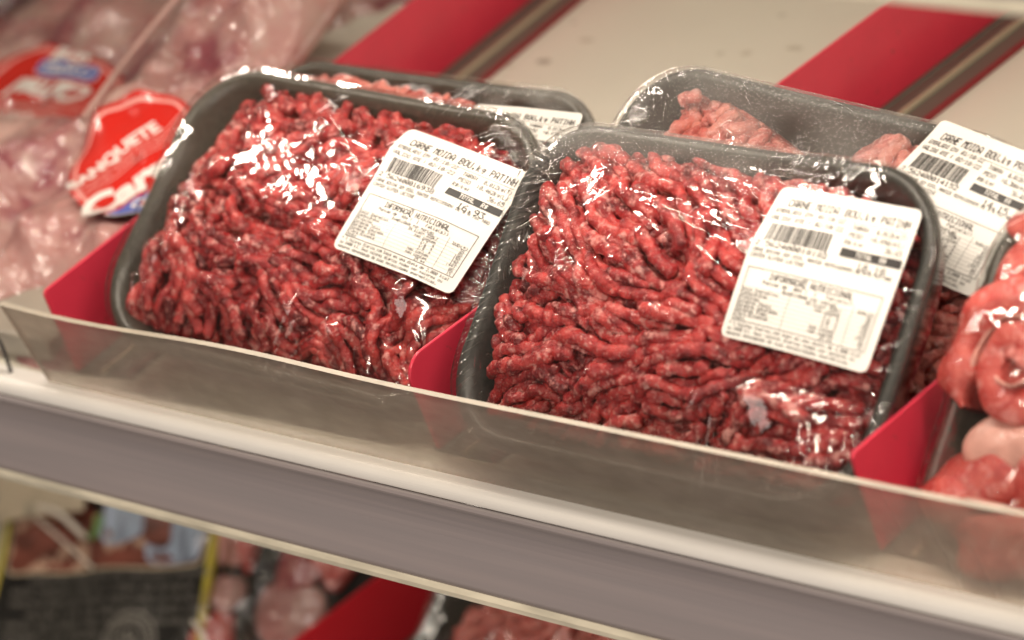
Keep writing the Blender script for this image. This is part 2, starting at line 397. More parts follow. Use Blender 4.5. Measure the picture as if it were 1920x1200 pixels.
def make_mince(W, L, poly, flow, seed, parent, m, H=0.010, ec=-0.013, rad=0.0032, layers=3, ring=12, dens=1.0, length=(0.03, 0.09), clump=0.0035, swirl=1.0, name='minced_meat'):
    rs = np.random.RandomState(seed)
    poly = smooth_poly(poly, 1)
    fld = Field(W, L)
    nb = Noise(seed + 1, 2, 38); nb2 = Noise(seed + 2, 2, 90)
    d = poly_dist(fld.X, fld.Y, poly)
    base = ec + (H - ec) * (1 - np.exp(-np.clip(d, 0, 1) / 0.016)) + clump * nb(fld.X, fld.Y) * np.clip(d / .02, 0, 1) * .6 + .0012 * nb2(fld.X, fld.Y)
    base = np.where(d > 0, base, -0.026)
    nt1 = Noise(seed + 3, 2, 14); nt2 = Noise(seed + 4, 2, 32)
    allp = []; VV = []; FF = []; TT = []; FT = []; off = 0
    top = np.full(fld.X.shape, -0.028)
    n3 = Noise(seed + 5, 3, 190, 14); n6 = Noise(seed + 6, 3, 520, 16); n7 = Noise(seed + 7, 3, 120, 12)
    xmin, ymin = poly.min(0); xmax, ymax = poly.max(0)
    for lay in range(layers):
        dz = [-0.0050, -0.0022, 0.0004, 0.003][lay + (3 - layers) if layers < 3 else lay]
        cells = {}
        cs = rad * 2.0
        tries = int([500, 700, 480][min(lay, 2)] * dens)
        sep = rad * [1.25, 1.30, 1.42][min(lay, 2)]
        rot = [0.3, 0.0, -0.10][min(lay, 2)]
        for _ in range(tries):
            x, y = rs.uniform(xmin, xmax), rs.uniform(ymin, ymax)
            tot = rs.uniform(*length); st = 0.0011; pts = [(x, y)]
            wob = rs.uniform(0, 6.28); wf = rs.uniform(60, 130); wa = rs.uniform(.05, .35) * swirl; kinkat = rs.uniform(.3, .9) * tot if rs.rand() < .22 else 9; kink = rs.choice([-1, 1]) * rs.uniform(1.0, 2.6)
            def free(x, y, k=1.0):
                cx, cy = int(x / cs // 1), int(y / cs // 1)
                for a in (-1, 0, 1):
                    for b in (-1, 0, 1):
                        for (qx, qy) in cells.get((cx + a, cy + b), ()):
                            if (qx - x) ** 2 + (qy - y) ** 2 < sep * sep * k: return False
                return True
            if not free(x, y) : continue
            s = 0; cur = 0.0; th0 = rs.choice([0, PI])
            while s < tot:
                th = flow(x, y) + rot + swirl * (0.55 * float(nt1(x, y)) + 0.35 * float(nt2(x, y))) + wa * math.sin(s * wf + wob)
                if s > kinkat: cur = kink * min(1, (s - kinkat) / .008)
                th += cur + th0
                x += st * math.cos(th); y += st * math.sin(th); s += st
                if float(fld(x, y, d)) < 0.001: break
                if not free(x, y, .36): break
                pts.append((x, y))
            if len(pts) < 9: continue
            for p in pts[::2]:
                cells.setdefault((int(p[0] / cs // 1), int(p[1] / cs // 1)), []).append(p)
            P = np.array(pts); n = len(P); sarr = np.arange(n) * st
            P = np.column_stack([np.convolve(np.pad(P[:, k], 2, mode='edge'), np.ones(5) / 5, 'valid') for k in (0, 1)])
            z = fld(P[:, 0], P[:, 1], base) + dz + 0.0014 * np.sin(sarr * rs.uniform(60, 150) + rs.uniform(0, 6)) + rs.uniform(-.0012, .0012)
            dip = np.exp(-sarr / .004) + np.exp(-(sarr[-1] - sarr) / .004); z = z - .0022 * dip * rs.uniform(0, 1.4)
            z = np.convolve(np.pad(z, 3, mode='edge'), np.ones(7) / 7, 'valid')
            P3 = np.column_stack([P, z])
            T = np.gradient(P3, axis=0); T /= np.linalg.norm(T, axis=1)[:, None]
            Bn = np.cross(T, [0, 0, 1.0]); Bn /= np.linalg.norm(Bn, axis=1)[:, None]; Nn = np.cross(Bn, T)
            r = rad * rs.uniform(.86, 1.14) * (1 + .05 * np.sin(sarr * rs.uniform(200, 420) + rs.uniform(0, 6)) + .07 * np.sin(sarr * 900 + rs.uniform(0, 6)))
            e = np.minimum(sarr + .0005, sarr[-1] - sarr + .0005) / (rad * .9); r = r * np.sqrt(np.clip(1 - (1 - np.clip(e, 0, 1)) ** 2, .04, 1))
            a = np.arange(ring) / ring * 2 * PI
            C = P3[:, None, :] + r[:, None, None] * (np.cos(a)[None, :, None] * Bn[:, None, :] + np.sin(a)[None, :, None] * Nn[:, None, :] * .84)
            nn = n3(C[..., 0], C[..., 1], C[..., 2])
            C = P3[:, None, :] + (C - P3[:, None, :]) * (1 + .08 * nn + .055 * n6(C[..., 0], C[..., 1], C[..., 2]))[..., None]
            V = C.reshape(-1, 3); VV.append(V)
            f = grid_faces(n, ring, True) + off; FF.append(f)
            # caps: collapse with quads to the first / last centre
            VV.append(P3[[0, -1]]); c0 = off + len(V); c1 = c0 + 1
            jj = np.arange(ring); j2 = (jj + 1) % ring
            FF.append(np.stack([np.full(ring, c0), off + j2, off + jj, off + jj], -1)[:, [0, 1, 2, 2]])
            FF.append(np.stack([np.full(ring, c1), off + (n - 1) * ring + jj, off + (n - 1) * ring + j2, off + (n - 1) * ring + j2], -1))
            tone = rs.normal(0.30, .07); ft = rs.normal(0.0, .035)
            tv = np.r_[tone + .07 * n7(V[:, 0], V[:, 1], V[:, 2]), tone, tone]; TT.append(tv); FT.append(ft + .03 * np.r_[n3(V[:, 1], V[:, 2], V[:, 0]), 0, 0]); off += len(V) + 2
            for k in range(0, n, 2):
                i0 = int((P[k, 0] - fld.x0) / fld.st + .5); j0 = int((P[k, 1] - fld.y0) / fld.st + .5); q = 3
                sl = (slice(max(j0 - q, 0), j0 + q + 1), slice(max(i0 - q, 0), i0 + q + 1))
                rr2 = (fld.X[sl] - P[k, 0]) ** 2 + (fld.Y[sl] - P[k, 1]) ** 2
                hh = z[k] + np.sqrt(np.clip((rad * 1.1) ** 2 - rr2, 0, 1)); hh = np.where(rr2 < (rad * 1.1) ** 2, hh, -1)
                top[sl] = np.maximum(top[sl], hh)
    # solid body under the strands
    nr, nc = 110, 400
    cen = poly.mean(0); k = len(poly); t = np.linspace(0, k, nc, endpoint=False)
    PX = np.interp(t, np.arange(k + 1), np.r_[poly[:, 0], poly[0, 0]]); PY = np.interp(t, np.arange(k + 1), np.r_[poly[:, 1], poly[0, 1]])
    rho = np.linspace(1, 0, nr)[:, None]
    bx = cen[0] + (PX - cen[0]) * rho * .985; by = cen[1] + (PY - cen[1]) * rho * .985
    bz = fld(bx, by, base) - .0046 + .0009 * n3(bx, by, bx * 0) + .0006 * n6(bx, by, bx * 0); bz[0] = -0.0262; bz[1] = np.minimum(bz[1], -.019)
    VV.append(np.column_stack([bx.ravel(), by.ravel(), bz.ravel()])); FF.append(grid_faces(nr, nc, True) + off)
    TT.append(.20 + .05 * n3(bx, by, bx * 0).ravel()); FT.append(np.full(nr * nc, -.01))
    o_v = np.concatenate(VV); o_f = np.concatenate(FF)
    # degenerate cap quads -> give them as triangles through from_pydata is slow; split tri/quads arrays
    tri = o_f[:, 2] == o_f[:, 3]
    F = [tuple(q) for q in o_f[~tri]] + [tuple(q[:3]) for q in o_f[tri]]
    o = mesh(name, o_v, F, m, parent, True, attrs={'tone': np.concatenate(TT), 'fat': np.concatenate(FT)})
    return o, fld, top

def membrane(fld, top, W, L, r, it=1400):
    """stretch film: pulled from rim to rim over whatever stands up"""
    hw, hl = W / 2, L / 2
    qx = np.abs(fld.X) - (hw - r); qy = np.abs(fld.Y) - (hl - r)
    sd = np.hypot(np.maximum(qx, 0), np.maximum(qy, 0)) + np.minimum(np.maximum(qx, qy), 0) - r
    rimz = 0.0018 + 0.0030 * (np.clip(np.abs(fld.X) / hw, 0, 1) ** 2) * (np.clip(np.abs(fld.Y) / hl, 0, 1) ** 2)
    inside = sd < -0.0025
    ob = top + .0004
    B = ob.copy()
    for _ in range(1):
        Pd = np.pad(B, 1, mode='edge'); B = np.maximum.reduce([B, Pd[:-2, 1:-1] - .0006, Pd[2:, 1:-1] - .0006, Pd[1:-1, :-2] - .0006, Pd[1:-1, 2:] - .0006])
    ob = B
    A = np.where(inside, np.maximum(ob, rimz), rimz)
    for _ in range(it):
        Pd = np.pad(A, 1, mode='edge')
        Bv = (Pd[:-2, 1:-1] + Pd[2:, 1:-1] + Pd[1:-1, :-2] + Pd[1:-1, 2:]) / 4 - 2e-7
        A = np.where(inside, np.maximum(Bv, ob), rimz)
    return A

def make_film(W, L, r, fld, A, parent, m, wrinkles, seed, fog=None, n=900, nr=150, msk=None, touch=None):
    """wrinkles: list of (x0,y0,x1,y1,amp,width) ridge lines in the plane of the pack"""
    rows = []; e = 0.0006
    rho = np.concatenate([np.linspace(0.004, 0.9, int(nr * .8)), np.linspace(0.9, 1, nr - int(nr * .8) + 1)[1:]])
    P = rr_loop(W / 2 + e, L / 2 + e, r + e, n)
    lift = rim_lift(P, W, L)
    for q in rho:
        x, y = P[:, 0] * q, P[:, 1] * q; z = fld(x, y, A)
        rows.append(np.column_stack([x, y, z]))
    for ins, c in [(-.0002, -.0008), (0.0002, -.0035), (0.0038, -.0072), (0.0092, -.0195), (.0145, -.027), (.020, -.0301), (.045, -.0303)]:
        Q = rr_loop(W / 2 + e - ins, L / 2 + e - ins, max(r - ins, .006), n)
        rows.append(np.column_stack([Q, c + lift * np.clip((c + .028) / .028, 0, 1)]))
    V = np.concatenate(rows)
    x, y = V[:, 0], V[:, 1]; dz = np.zeros(len(V))
    nin = len(rho) * n
    for (x0, y0, x1, y1, amp, wd) in wrinkles:
        ex, ey = x1 - x0, y1 - y0; l2 = ex * ex + ey * ey
        bb = (x[:nin] > min(x0, x1) - 4 * wd) & (x[:nin] < max(x0, x1) + 4 * wd) & (y[:nin] > min(y0, y1) - 4 * wd) & (y[:nin] < max(y0, y1) + 4 * wd)
        idx = np.where(bb)[0]
        if not len(idx): continue
        t = ((x[idx] - x0) * ex + (y[idx] - y0) * ey) / l2
        tt = np.clip(t, 0, 1); dd = np.hypot(x[idx] - x0 - tt * ex, y[idx] - y0 - tt * ey)
        dz[idx] += amp * np.exp(-(dd / wd) ** 2) * (1 - tt) ** .6
    if msk is not None: dz[:nin] *= fld(x[:nin], y[:nin], msk)
    V[:, 2] += dz
    nz = Noise(seed, 2, 55); nz2 = Noise(seed + 1, 2, 160)
    V[:nin, 2] += .00006 * nz(x[:nin], y[:nin]) + .000008 * nz2(x[:nin], y[:nin]) + .0001
    if touch is not None:
        n4 = Noise(seed + 2, 2, 190, 14); n5 = Noise(seed + 3, 2, 420, 14)
        V[:nin, 2] += fld(x[:nin], y[:nin], touch * msk) * (.00007 * n4(x[:nin], y[:nin]) + .00002 * n5(x[:nin], y[:nin]))
    fg = np.zeros(len(V)) if fog is None else np.clip(fog(x, y), 0, 1)
    # close the small centre hole
    V = np.concatenate([V, [[0, 0, V[:n, 2].mean()]]]); fg = np.r_[fg, fg[0]]
    F = [tuple(f[::-1]) for f in grid_faces(len(rows), n, True)] + [(len(V) - 1, j, (j + 1) % n) for j in range(n)]
    return mesh('film', V, F, m, parent, True, attrs={'fog': fg})

def label_on(parent, corners, fld, A, art, name='label', lift=.0012, clip=None):
    """corners TL,TR,BR,BL in the plane of the pack"""
    TL, TR, BR, BL = [np.array(c) for c in corners]
    D = A.copy()
    for _ in range(3):
        Pd = np.pad(D, 1, mode='edge'); D = np.maximum.reduce([D, Pd[:-2, 1:-1], Pd[2:, 1:-1], Pd[1:-1, :-2], Pd[1:-1, 2:]])
    D = blur(D, 60)
    def mp(s, t, up=0.0):
        s = np.asarray(s, float); t = np.asarray(t, float)
        p = (TL * ((1 - s) * (1 - t))[..., None] + TR * (s * (1 - t))[..., None] + BR * (s * t)[..., None] + BL * ((1 - s) * t)[..., None])
        z = fld(p[..., 0], p[..., 1], D) + lift + up
        return np.concatenate([p, z[..., None]], -1)
    # paper with rounded corners: a grid whose border is pulled in at the corners
    n = 44; r = .045
    s, t = np.meshgrid(np.linspace(0, 1, n), np.linspace(0, 1, n))
    def pull(s, t):
        cx = np.clip(s, r, 1 - r); cy = np.clip(t, r, 1 - r); dx, dy = s - cx, t - cy
        mx = np.maximum(np.abs(dx), np.abs(dy)); hy = np.hypot(dx, dy); k = np.where(hy > 1e-9, mx / np.maximum(hy, 1e-9), 1)
        return cx + dx * k, cy + dy * k
    s2, t2 = pull(s, t)
    Vp = mp(s2, t2).reshape(-1, 3); F = [tuple(f[::-1]) for f in grid_faces(n, n)]
    # y down grid -> reversed winding faces up
    V = [Vp]; mi = [0] * len(F); off = len(Vp)
    Q, T, Wq = label_art(art)
    for quads, k, up in ((Q, 1, .00028), (T, 2, .00028), (Wq, 0, .00045)):
        for (a, b, c, d_) in quads:
            ns = max(1, int((c - a) / .022)); nt_ = max(1, int((d_ - b) / .022))
            ss, tt = np.meshgrid(np.linspace(a, c, ns + 1), np.linspace(b, d_, nt_ + 1))
            V.append(mp(ss, tt, up).reshape(-1, 3)); f = grid_faces(nt_ + 1, ns + 1)[:, ::-1] + off
            F += [tuple(q) for q in f]; mi += [k] * len(f); off += ss.size
    return mesh(name, np.concatenate(V), F, [M_paper, M_ink, M_inkthin], parent, True, mi=mi) and D

def pack_matrix(A, tilt, psi, roll, W, L):
    t, p, r = [math.radians(q) for q in (tilt, psi, roll)]
    u = np.array([math.cos(p), math.sin(p), 0]); d = np.array([-math.sin(p), math.cos(p), 0])
    v = math.cos(t) * d + math.sin(t) * np.array([0, 0, 1])
    u, v = u * math.cos(r) + v * math.sin(r), v * math.cos(r) - u * math.sin(r)
    n = np.cross(u, v); O = np.array(A) + u * W / 2 - v * L / 2
    M = Matrix.Identity(4)
    for i in range(3): M[i][0], M[i][1], M[i][2], M[i][3] = u[i], v[i], n[i], O[i]
    return M

def rim_wrinkles(rs, W, L, r, spans, n, ln=(.01, .03), amp=(.0002, .0006), wd=(.0005, .0010), fan=0.3):
    """short stretch creases that start on the rim inside the given spans (fraction of the rim, 0 = right side, counter-clockwise)"""
    P = rr_loop(W / 2, L / 2 - CUT / 2, r, 1000) + np.array([0, CUT / 2]); out = []
    for _ in range(n):
        a, b = spans[rs.randint(len(spans))]
        k = int((rs.uniform(a, b) % 1) * 1000); p = P[k]; q = P[(k + 3) % 1000] - p; q /= np.linalg.norm(q)
        nn = np.array([-q[1], q[0]]); an = rs.normal(0, fan); dn = np.array([nn[0] * math.cos(an) - nn[1] * math.sin(an), nn[0] * math.sin(an) + nn[1] * math.cos(an)])
        l = rs.uniform(*ln); e = p + dn * l
        out.append((p[0], p[1], e[0], e[1], rs.uniform(*amp), rs.uniform(*wd)))
    return out

def floor_material():
    m = simple('white enamelled shelf with spills', (0.69, 0.67, 0.575), 0.38, var=0.04, bscale=9)
    nt = m.node_tree; L = nt.links.new
    p = [n for n in nt.nodes if n.type == 'BSDF_PRINCIPLED'][0]; src = p.inputs['Base Color'].links[0].from_socket
    tc = N(nt, 'TexCoord'); nz = N(nt, 'TexNoise'); nz.inputs['Scale'].default_value = 120; L(tc.outputs['Object'], nz.inputs['Vector'])
    for (x, y, rx, ry, col, st) in STAINS:
        if y > .1: rx, ry, st = rx * .8, ry * .8, st * .65
        mp = N(nt, 'Mapping'); mp.inputs['Location'].default_value = (-x / rx, -y / ry, 0); mp.inputs['Scale'].default_value = (1 / rx, 1 / ry, 0)
        L(tc.outputs['Object'], mp.inputs[0])
        ln = N(nt, 'VectorMath', operation='LENGTH'); L(mp.outputs[0], ln.inputs[0])
        ad = N(nt, 'Math', operation='MULTIPLY_ADD'); L(nz.outputs[0], ad.inputs[0]); ad.inputs[1].default_value = 1.6; L(ln.outputs['Value'], ad.inputs[2])
        r = ramp(nt, ad.outputs[0], [(.80, g(st)), (1.0, g(0))], L)
        r.color_ramp.elements[0].position = .72
        sc = N(nt, 'Math', operation='MULTIPLY'); L(ad.outputs[0], sc.inputs[0]); sc.inputs[1].default_value = .5; L(sc.outputs[0], r.inputs[0])
        mx = N(nt, 'MixRGB'); mx.inputs[2].default_value = (*col, 1); L(r.outputs[0], mx.inputs[0]); L(src, mx.inputs[1]); src = mx.outputs[0]
    L(src, p.inputs['Base Color']); return m
BR = (.22, .16, .08); DK = (.10, .08, .05); RU = (.26, .11, .03)
STAINS = [(-.2148, .3239, .0060, .0036, DK, .9), (-.2300, .3150, .0040, .0030, BR, .4), (-.2082, .3493, .0060, .0030, BR, .6), (-.2300, .3650, .0020, .0020, DK, .7), (-.1106, .3542, .0050, .0035, BR, .5), (-.1247, .3513, .0030, .0030, BR, .5),
          (-.0892, .3644, .0060, .0030, BR, .55), (-.120, .395, .003, .003, DK, .4), (.2641, .0158, .0055, .004, RU, .9), (.2774, .0065, .012, .0030, RU, .7), (.2500, .0060, .016, .0025, RU, .35), (-.175, .008, .010, .0025, RU, .5), (.02, .008, .02, .0025, RU, .3)]
# ================================================================== THE SHELF
M_shelf = floor_material()
X0, X1 = -0.95, 0.75
shelf = box('shelf', X0, X1, 0.004, 0.56, -0.012, 0.0, M_shelf); tag(shelf, kind='structure')
lshelf = box('lower_shelf', X0, X1, 0.004, 0.56, -0.295, -0.283, M_floor); tag(lshelf, kind='structure')
ushelf = box('upper_shelf', X0, X1, 0.004, 0.56, 0.271, 0.283, M_floor); tag(ushelf, kind='structure')
bw = box('back_wall', X0, X1, 0.561, 0.58, -0.32, 0.6, M_floor); tag(bw, kind='structure')

# price rails on the shelf fronts
def rail_material():
    m, nt, out = new_mat('grey violet ticket strip'); L = nt.links.new
    p = N(nt, 'BsdfPrincipled'); L(p.outputs[0], out.inputs[0])
    tc = N(nt, 'TexCoord'); mp = N(nt, 'Mapping'); mp.inputs['Scale'].default_value = (1.2, 1, 60); L(tc.outputs['Object'], mp.inputs[0])
    nz = N(nt, 'TexNoise'); nz.inputs['Scale'].default_value = 4; nz.inputs['Detail'].default_value = 5; L(mp.outputs[0], nz.inputs['Vector'])
    r = ramp(nt, nz.outputs[0], [(0.25, (0.31, 0.285, 0.295)), (0.5, (0.34, 0.305, 0.315)), (0.8, (0.38, 0.335, 0.34))], L)
    L(r.outputs[0], p.inputs['Base Color']); p.inputs['Roughness'].default_value = 0.24; p.inputs['Metallic'].default_value = .08
    b = N(nt, 'Bump'); b.inputs['Distance'].default_value = .0002; L(nz.outputs[0], b.inputs['Height']); L(b.outputs[0], p.inputs['Normal'])
    p.inputs['Coat Weight'].default_value = 0.5; p.inputs['Coat Roughness'].default_value = .12
    return m
M_rail = rail_material()
M_railedge = simple('clear plastic edge with painted glint', (0.80, 0.75, 0.60), 0.12, var=0.25, bscale=30, aniso=(1, 4, 4), coat=1.0)  # lightened so that the colour carries the lip's glint
def price_rail(z, label):
    t = empty('price_rail', Matrix.Translation((0, 0, z))); tag(t, label, 'price rail', 'price rails on the shelf fronts')
    # nose, ticket strip face (slightly hollow) and the bright lower lip
    a = np.linspace(PI / 2, PI * 1.12, 10)
    nose = [(0.0035, -0.0115), (0.0035, 0.0005)] + [(-.0045 + .0045 * math.cos(x), -.004 + .0045 * math.sin(x)) for x in a]
    extrude_x('rail_nose', nose, X0, X1, M_white, t, smooth=False)
    zz = np.linspace(-.0068, -.0405, 14); k = (zz + .0068) / (-.0337)
    yy = -.0098 + .0060 * np.sin(k * PI) * 1.0 - .0080 * k
    face = list(zip(yy, zz)); back = [(y + .0022, q) for y, q in face[::-1]]
    o = extrude_x('ticket_strip', face + back, X0, X1, M_rail, t, smooth=False)
    lip = [(-.0196, -.0392), (-.0208, -.0415), (-.0204, -.0440), (-.0186, -.0448), (-.0150, -.0442), (-.0148, -.0420)]
    extrude_x('rail_lip', lip, X0, X1, M_railedge, t)
    ridge = [(-.0108, -.0058), (-.0116, -.0068), (-.0112, -.0080), (-.0095, -.0080), (-.0090, -.0060)]
    extrude_x('rail_ridge', ridge, X0 + .02, X1, M_rail, t)
    return t
price_rail(0.0, 'grey violet price rail with white nose running below the clear lip of the middle shelf')
price_rail(0.283, 'blurred price rail of the shelf above, cutting the top right corner')

# clear front lip, leaning outwards
def acrylic():
    m, nt, out = new_mat('scuffed acrylic'); L = nt.links.new
    tc = N(nt, 'TexCoord'); mp = N(nt, 'Mapping'); mp.inputs['Scale'].default_value = (1, 1, 1); mp.inputs['Rotation'].default_value = (0, .5, 0); L(tc.outputs['Object'], mp.inputs[0])
    nz = N(nt, 'TexNoise'); nz.inputs['Scale'].default_value = 26; nz.inputs['Detail'].default_value = 6; L(mp.outputs[0], nz.inputs['Vector'])
    mp2 = N(nt, 'Mapping'); mp2.inputs['Scale'].default_value = (9, 26, 26); mp2.inputs['Rotation'].default_value = (0, .15, 0); L(tc.outputs['Object'], mp2.inputs[0])
    sc = N(nt, 'TexNoise'); sc.inputs['Scale'].default_value = 7; sc.inputs['Detail'].default_value = 4; L(mp2.outputs[0], sc.inputs['Vector'])
    rf = N(nt, 'BsdfRefraction'); rf.inputs['IOR'].default_value = 1.16; rf.inputs['Color'].default_value = (0.90, 0.86, 0.80, 1)
    rr_ = ramp(nt, nz.outputs[0], [(0.3, g(0.30)), (0.7, g(0.48))], L); L(rr_.outputs[0], rf.inputs['Roughness'])
    df = N(nt, 'BsdfDiffuse'); r1 = ramp(nt, nz.outputs[0], [(0.30, (0.68, 0.60, 0.50)), (0.70, (0.80, 0.71, 0.63))], L); L(r1.outputs[0], df.inputs[0])
    trl = N(nt, 'BsdfTranslucent'); trl.inputs[0].default_value = (0.62, 0.50, 0.42, 1)
    tp = N(nt, 'BsdfTransparent'); tp.inputs[0].default_value = (0.9, 0.87, 0.82, 1)
    gl = N(nt, 'BsdfGlossy'); gl.inputs['Roughness'].default_value = .16
    a1 = N(nt, 'MixShader'); a1.inputs[0].default_value = .35; L(df.outputs[0], a1.inputs[1]); L(trl.outputs[0], a1.inputs[2])
    a0 = N(nt, 'MixShader'); a0.inputs[0].default_value = .62; L(rf.outputs[0], a0.inputs[1]); L(tp.outputs[0], a0.inputs[2])
    a2 = N(nt, 'MixShader'); rs_ = ramp(nt, sc.outputs[0], [(0.30, g(.22)), (0.80, g(.30))], L); L(rs_.outputs[0], a2.inputs[0]); L(a0.outputs[0], a2.inputs[1]); L(a1.outputs[0], a2.inputs[2])
    fr = fresnel(nt, L, 1.35)
    a3 = N(nt, 'MixShader'); L(fr.outputs[0], a3.inputs[0]); L(a2.outputs[0], a3.inputs[1]); L(gl.outputs[0], a3.inputs[2])
    b = N(nt, 'Bump'); b.inputs['Distance'].default_value = .0002; L(sc.outputs[0], b.inputs['Height']); L(b.outputs[0], gl.inputs['Normal'])
    L(a3.outputs[0], out.inputs[0]); return m
M_acr = acrylic()
def clear_face():
    m, nt, out = new_mat('clear inner face'); L = nt.links.new
    a = N(nt, 'BsdfTransparent'); a.inputs[0].default_value = (.95, .93, .90, 1); b = N(nt, 'BsdfGlossy'); b.inputs['Roughness'].default_value = .1
    fr = fresnel(nt, L, 1.3); mx = N(nt, 'MixShader'); L(fr.outputs[0], mx.inputs[0]); L(a.outputs[0], mx.inputs[1]); L(b.outputs[0], mx.inputs[2]); L(mx.outputs[0], out.inputs[0]); return m
M_acrin = clear_face()
M_acredge = simple('sawn acrylic edge', (0.44, 0.39, 0.31), 0.35, var=0.12, bscale=60, bump=.0003)
lipt = empty('front_lip', Matrix.Translation((0, 0, 0)))
tag(lipt, 'long scuffed clear plastic lip standing on the shelf front before the meat trays', 'front lip')
xl, xr = -0.229, 0.75
y0, z0, y1, z1, th = -0.0012, 0.0007, -0.0123, 0.0452, 0.0022
d_ = np.array([y1 - y0, z1 - z0]); d_ /= np.linalg.norm(d_); nn_ = np.array([d_[1], -d_[0]]) * th
if nn_[0] < 0: nn_ = -nn_
V = []
segs = 60; nzl = Noise(3, 1, 5, 5)
for i in range(segs + 1):
    x = xl + (xr - xl) * i / segs; wv = .0005 * float(nzl(np.array([x]))[0]) if x > xl + .01 else 0
    a = np.array([y0, z0]); b = np.array([y1 + wv, z1 + wv * .8 + (x - xl) * .004])
    sh = (z1) * 0.0
    for q in (a, b, b + nn_, a + nn_): V.append((x, q[0], q[1]))
F = []; mi = []
for i in range(segs):
    for j in range(4):
        k = (j + 1) % 4; F.append((i * 4 + j, i * 4 + k, i * 4 + 4 + k, i * 4 + 4 + j)); mi.append({0: 2, 1: 1, 2: 0, 3: 2}[j])
F += [(3, 2, 1, 0), tuple(segs * 4 + j for j in range(4))]; mi += [1, 1]
V = np.array(V); ycen = V[:, 1].reshape(-1, 4).mean(0)
if ycen[2] + ycen[3] > ycen[0] + ycen[1]:      # the scuffed face is the one towards the aisle
    mi = [{0: 2, 2: 0}.get(q, q) if True else q for q in mi]
    mi = [({0: 0, 1: 1, 2: 2, 3: 2}[k % 4]) for k in range(segs * 4)] + [1, 1]
mesh('clear_panel', V, F, [M_acr, M_acredge, M_acrin], lipt, smooth=False, mi=mi)

# small grey bracket and black wire clip beyond the end of the lip
tb = empty('bracket', Matrix.Translation((-0.262, 0.0, 0.0))); tag(tb, 'grey end bracket with black wire clip left of the clear lip', 'bracket')
M_grey = simple('grey plastic', (0.33, 0.30, 0.25), 0.4, var=.1, bscale=30)
M_black = simple('black wire', (0.015, 0.014, 0.013), 0.35)
box('bracket_body', -0.065, 0.024, 0.010, 0.055, 0.0005, 0.013, M_grey, tb, bevel=.002)
def tube(name, pts, r, m, parent=None, res=6):
    c = bpy.data.curves.new(name, 'CURVE'); c.dimensions = '3D'; c.bevel_depth = r; c.bevel_resolution = 3
    sp = c.splines.new('BEZIER'); sp.bezier_points.add(len(pts) - 1)
    for b, p in zip(sp.bezier_points, pts): b.co = p; b.handle_left_type = b.handle_right_type = 'AUTO'
    c.resolution_u = res
    o = bpy.data.objects.new(name, c); dg = bpy.context.evaluated_depsgraph_get(); COL.objects.link(o)
    bpy.context.view_layer.update(); dg = bpy.context.evaluated_depsgraph_get()
    me = bpy.data.meshes.new_from_object(o.evaluated_get(dg)); bpy.data.objects.remove(o)
    me.materials.clear(); me.materials.append(m); me.polygons.foreach_set('use_smooth', np.full(len(me.polygons), True))
    ob = bpy.data.objects.new(name, me); COL.objects.link(ob)
    if parent: ob.parent = parent
    return ob
tube('wire_clip', [(-.030, .004, .020), (-.006, .004, .0195), (.002, .002, .0150), (.006, .000, .004), (.007, -.001, -.001)], .0009, M_black, tb)

# ------------------------------------------------------------------ shelf dividers
def divider(pts, z, label, front='round', mat=None, length=.50):
    (xa, ya), (xb, yb) = pts
    ang = math.atan2(-(xb - xa), yb - ya)
    t = empty('shelf_divider', Matrix.Translation((xa, ya, z)) @ Matrix.Rotation(ang, 4, 'Z'))
    tag(t, label, 'shelf divider', 'red shelf dividers')
    h = .045; r = .010 if front == 'round' else .0025; th = .0016
    prof = [(length, .0022), (length, h)]
    for k in range(9):
        a = PI / 2 + k / 8 * (PI / 2 - .12)
        prof.append((r + r * math.cos(a) + .0, h - r + r * math.sin(a)))
    prof += [(.0045, .0022)]
    P = np.array(prof); n = len(P)
    Vv = np.concatenate([np.column_stack([np.full(n, s * th / 2), P]) for s in (-1, 1)])
    Fv = [tuple(range(n)), tuple(range(2 * n - 1, n - 1, -1))] + [(i, n + i, n + (i + 1) % n, (i + 1) % n) for i in range(n)]
    o = mesh('divider_blade', Vv, Fv, mat or M_red, t, smooth=False)
    b = o.modifiers.new('bevel', 'BEVEL'); b.width = .0005; b.segments = 2; b.limit_method = 'ANGLE'
    # extruded foot with a centre rib and an outer strip for the red reflection
    pr = [(-.004, .0003), (-.004, .0020), (.0015, .0020), (.0025, .0012), (.0265, .0012), (.0275, .0003)]
    P = np.array(pr); n = len(P)
    Vv = np.concatenate([np.column_stack([P[:, 0], np.full(n, y), P[:, 1]]) for y in (.006, length)])
    Fv = [tuple(range(n - 1, -1, -1)), tuple(range(n, 2 * n))] + [(i, (i + 1) % n, n + (i + 1) % n, n + i) for i in range(n)]
    mesh('divider_foot', Vv, Fv, M_steel, t, smooth=False)
    P = np.array([(.0124, .0012), (.0124, .0031), (.0140, .0031), (.0144, .0012)])
    Vv = np.concatenate([np.column_stack([P[:, 0] + .0004, np.full(4, y), P[:, 1]]) for y in (.0061, length - .001)])
    mesh('foot_rib', Vv, [(3, 2, 1, 0), (4, 5, 6, 7)] + [(i, (i + 1) % 4, 4 + (i + 1) % 4, 4 + i) for i in range(4)], M_rib, t, smooth=False)
    pr = [(.0278, .0003), (.0278, .0030), (.0290, .0030), (.0292, .0003)]  # raised red strip stands in for the blade's reflection in the foot
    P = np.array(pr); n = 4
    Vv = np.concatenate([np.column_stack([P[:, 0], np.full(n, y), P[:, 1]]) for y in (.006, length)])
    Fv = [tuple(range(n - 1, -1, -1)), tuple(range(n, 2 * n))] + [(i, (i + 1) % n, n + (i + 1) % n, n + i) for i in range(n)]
    mesh('foot_reflection', Vv, Fv, M_redreflection, t, smooth=False)
    return t
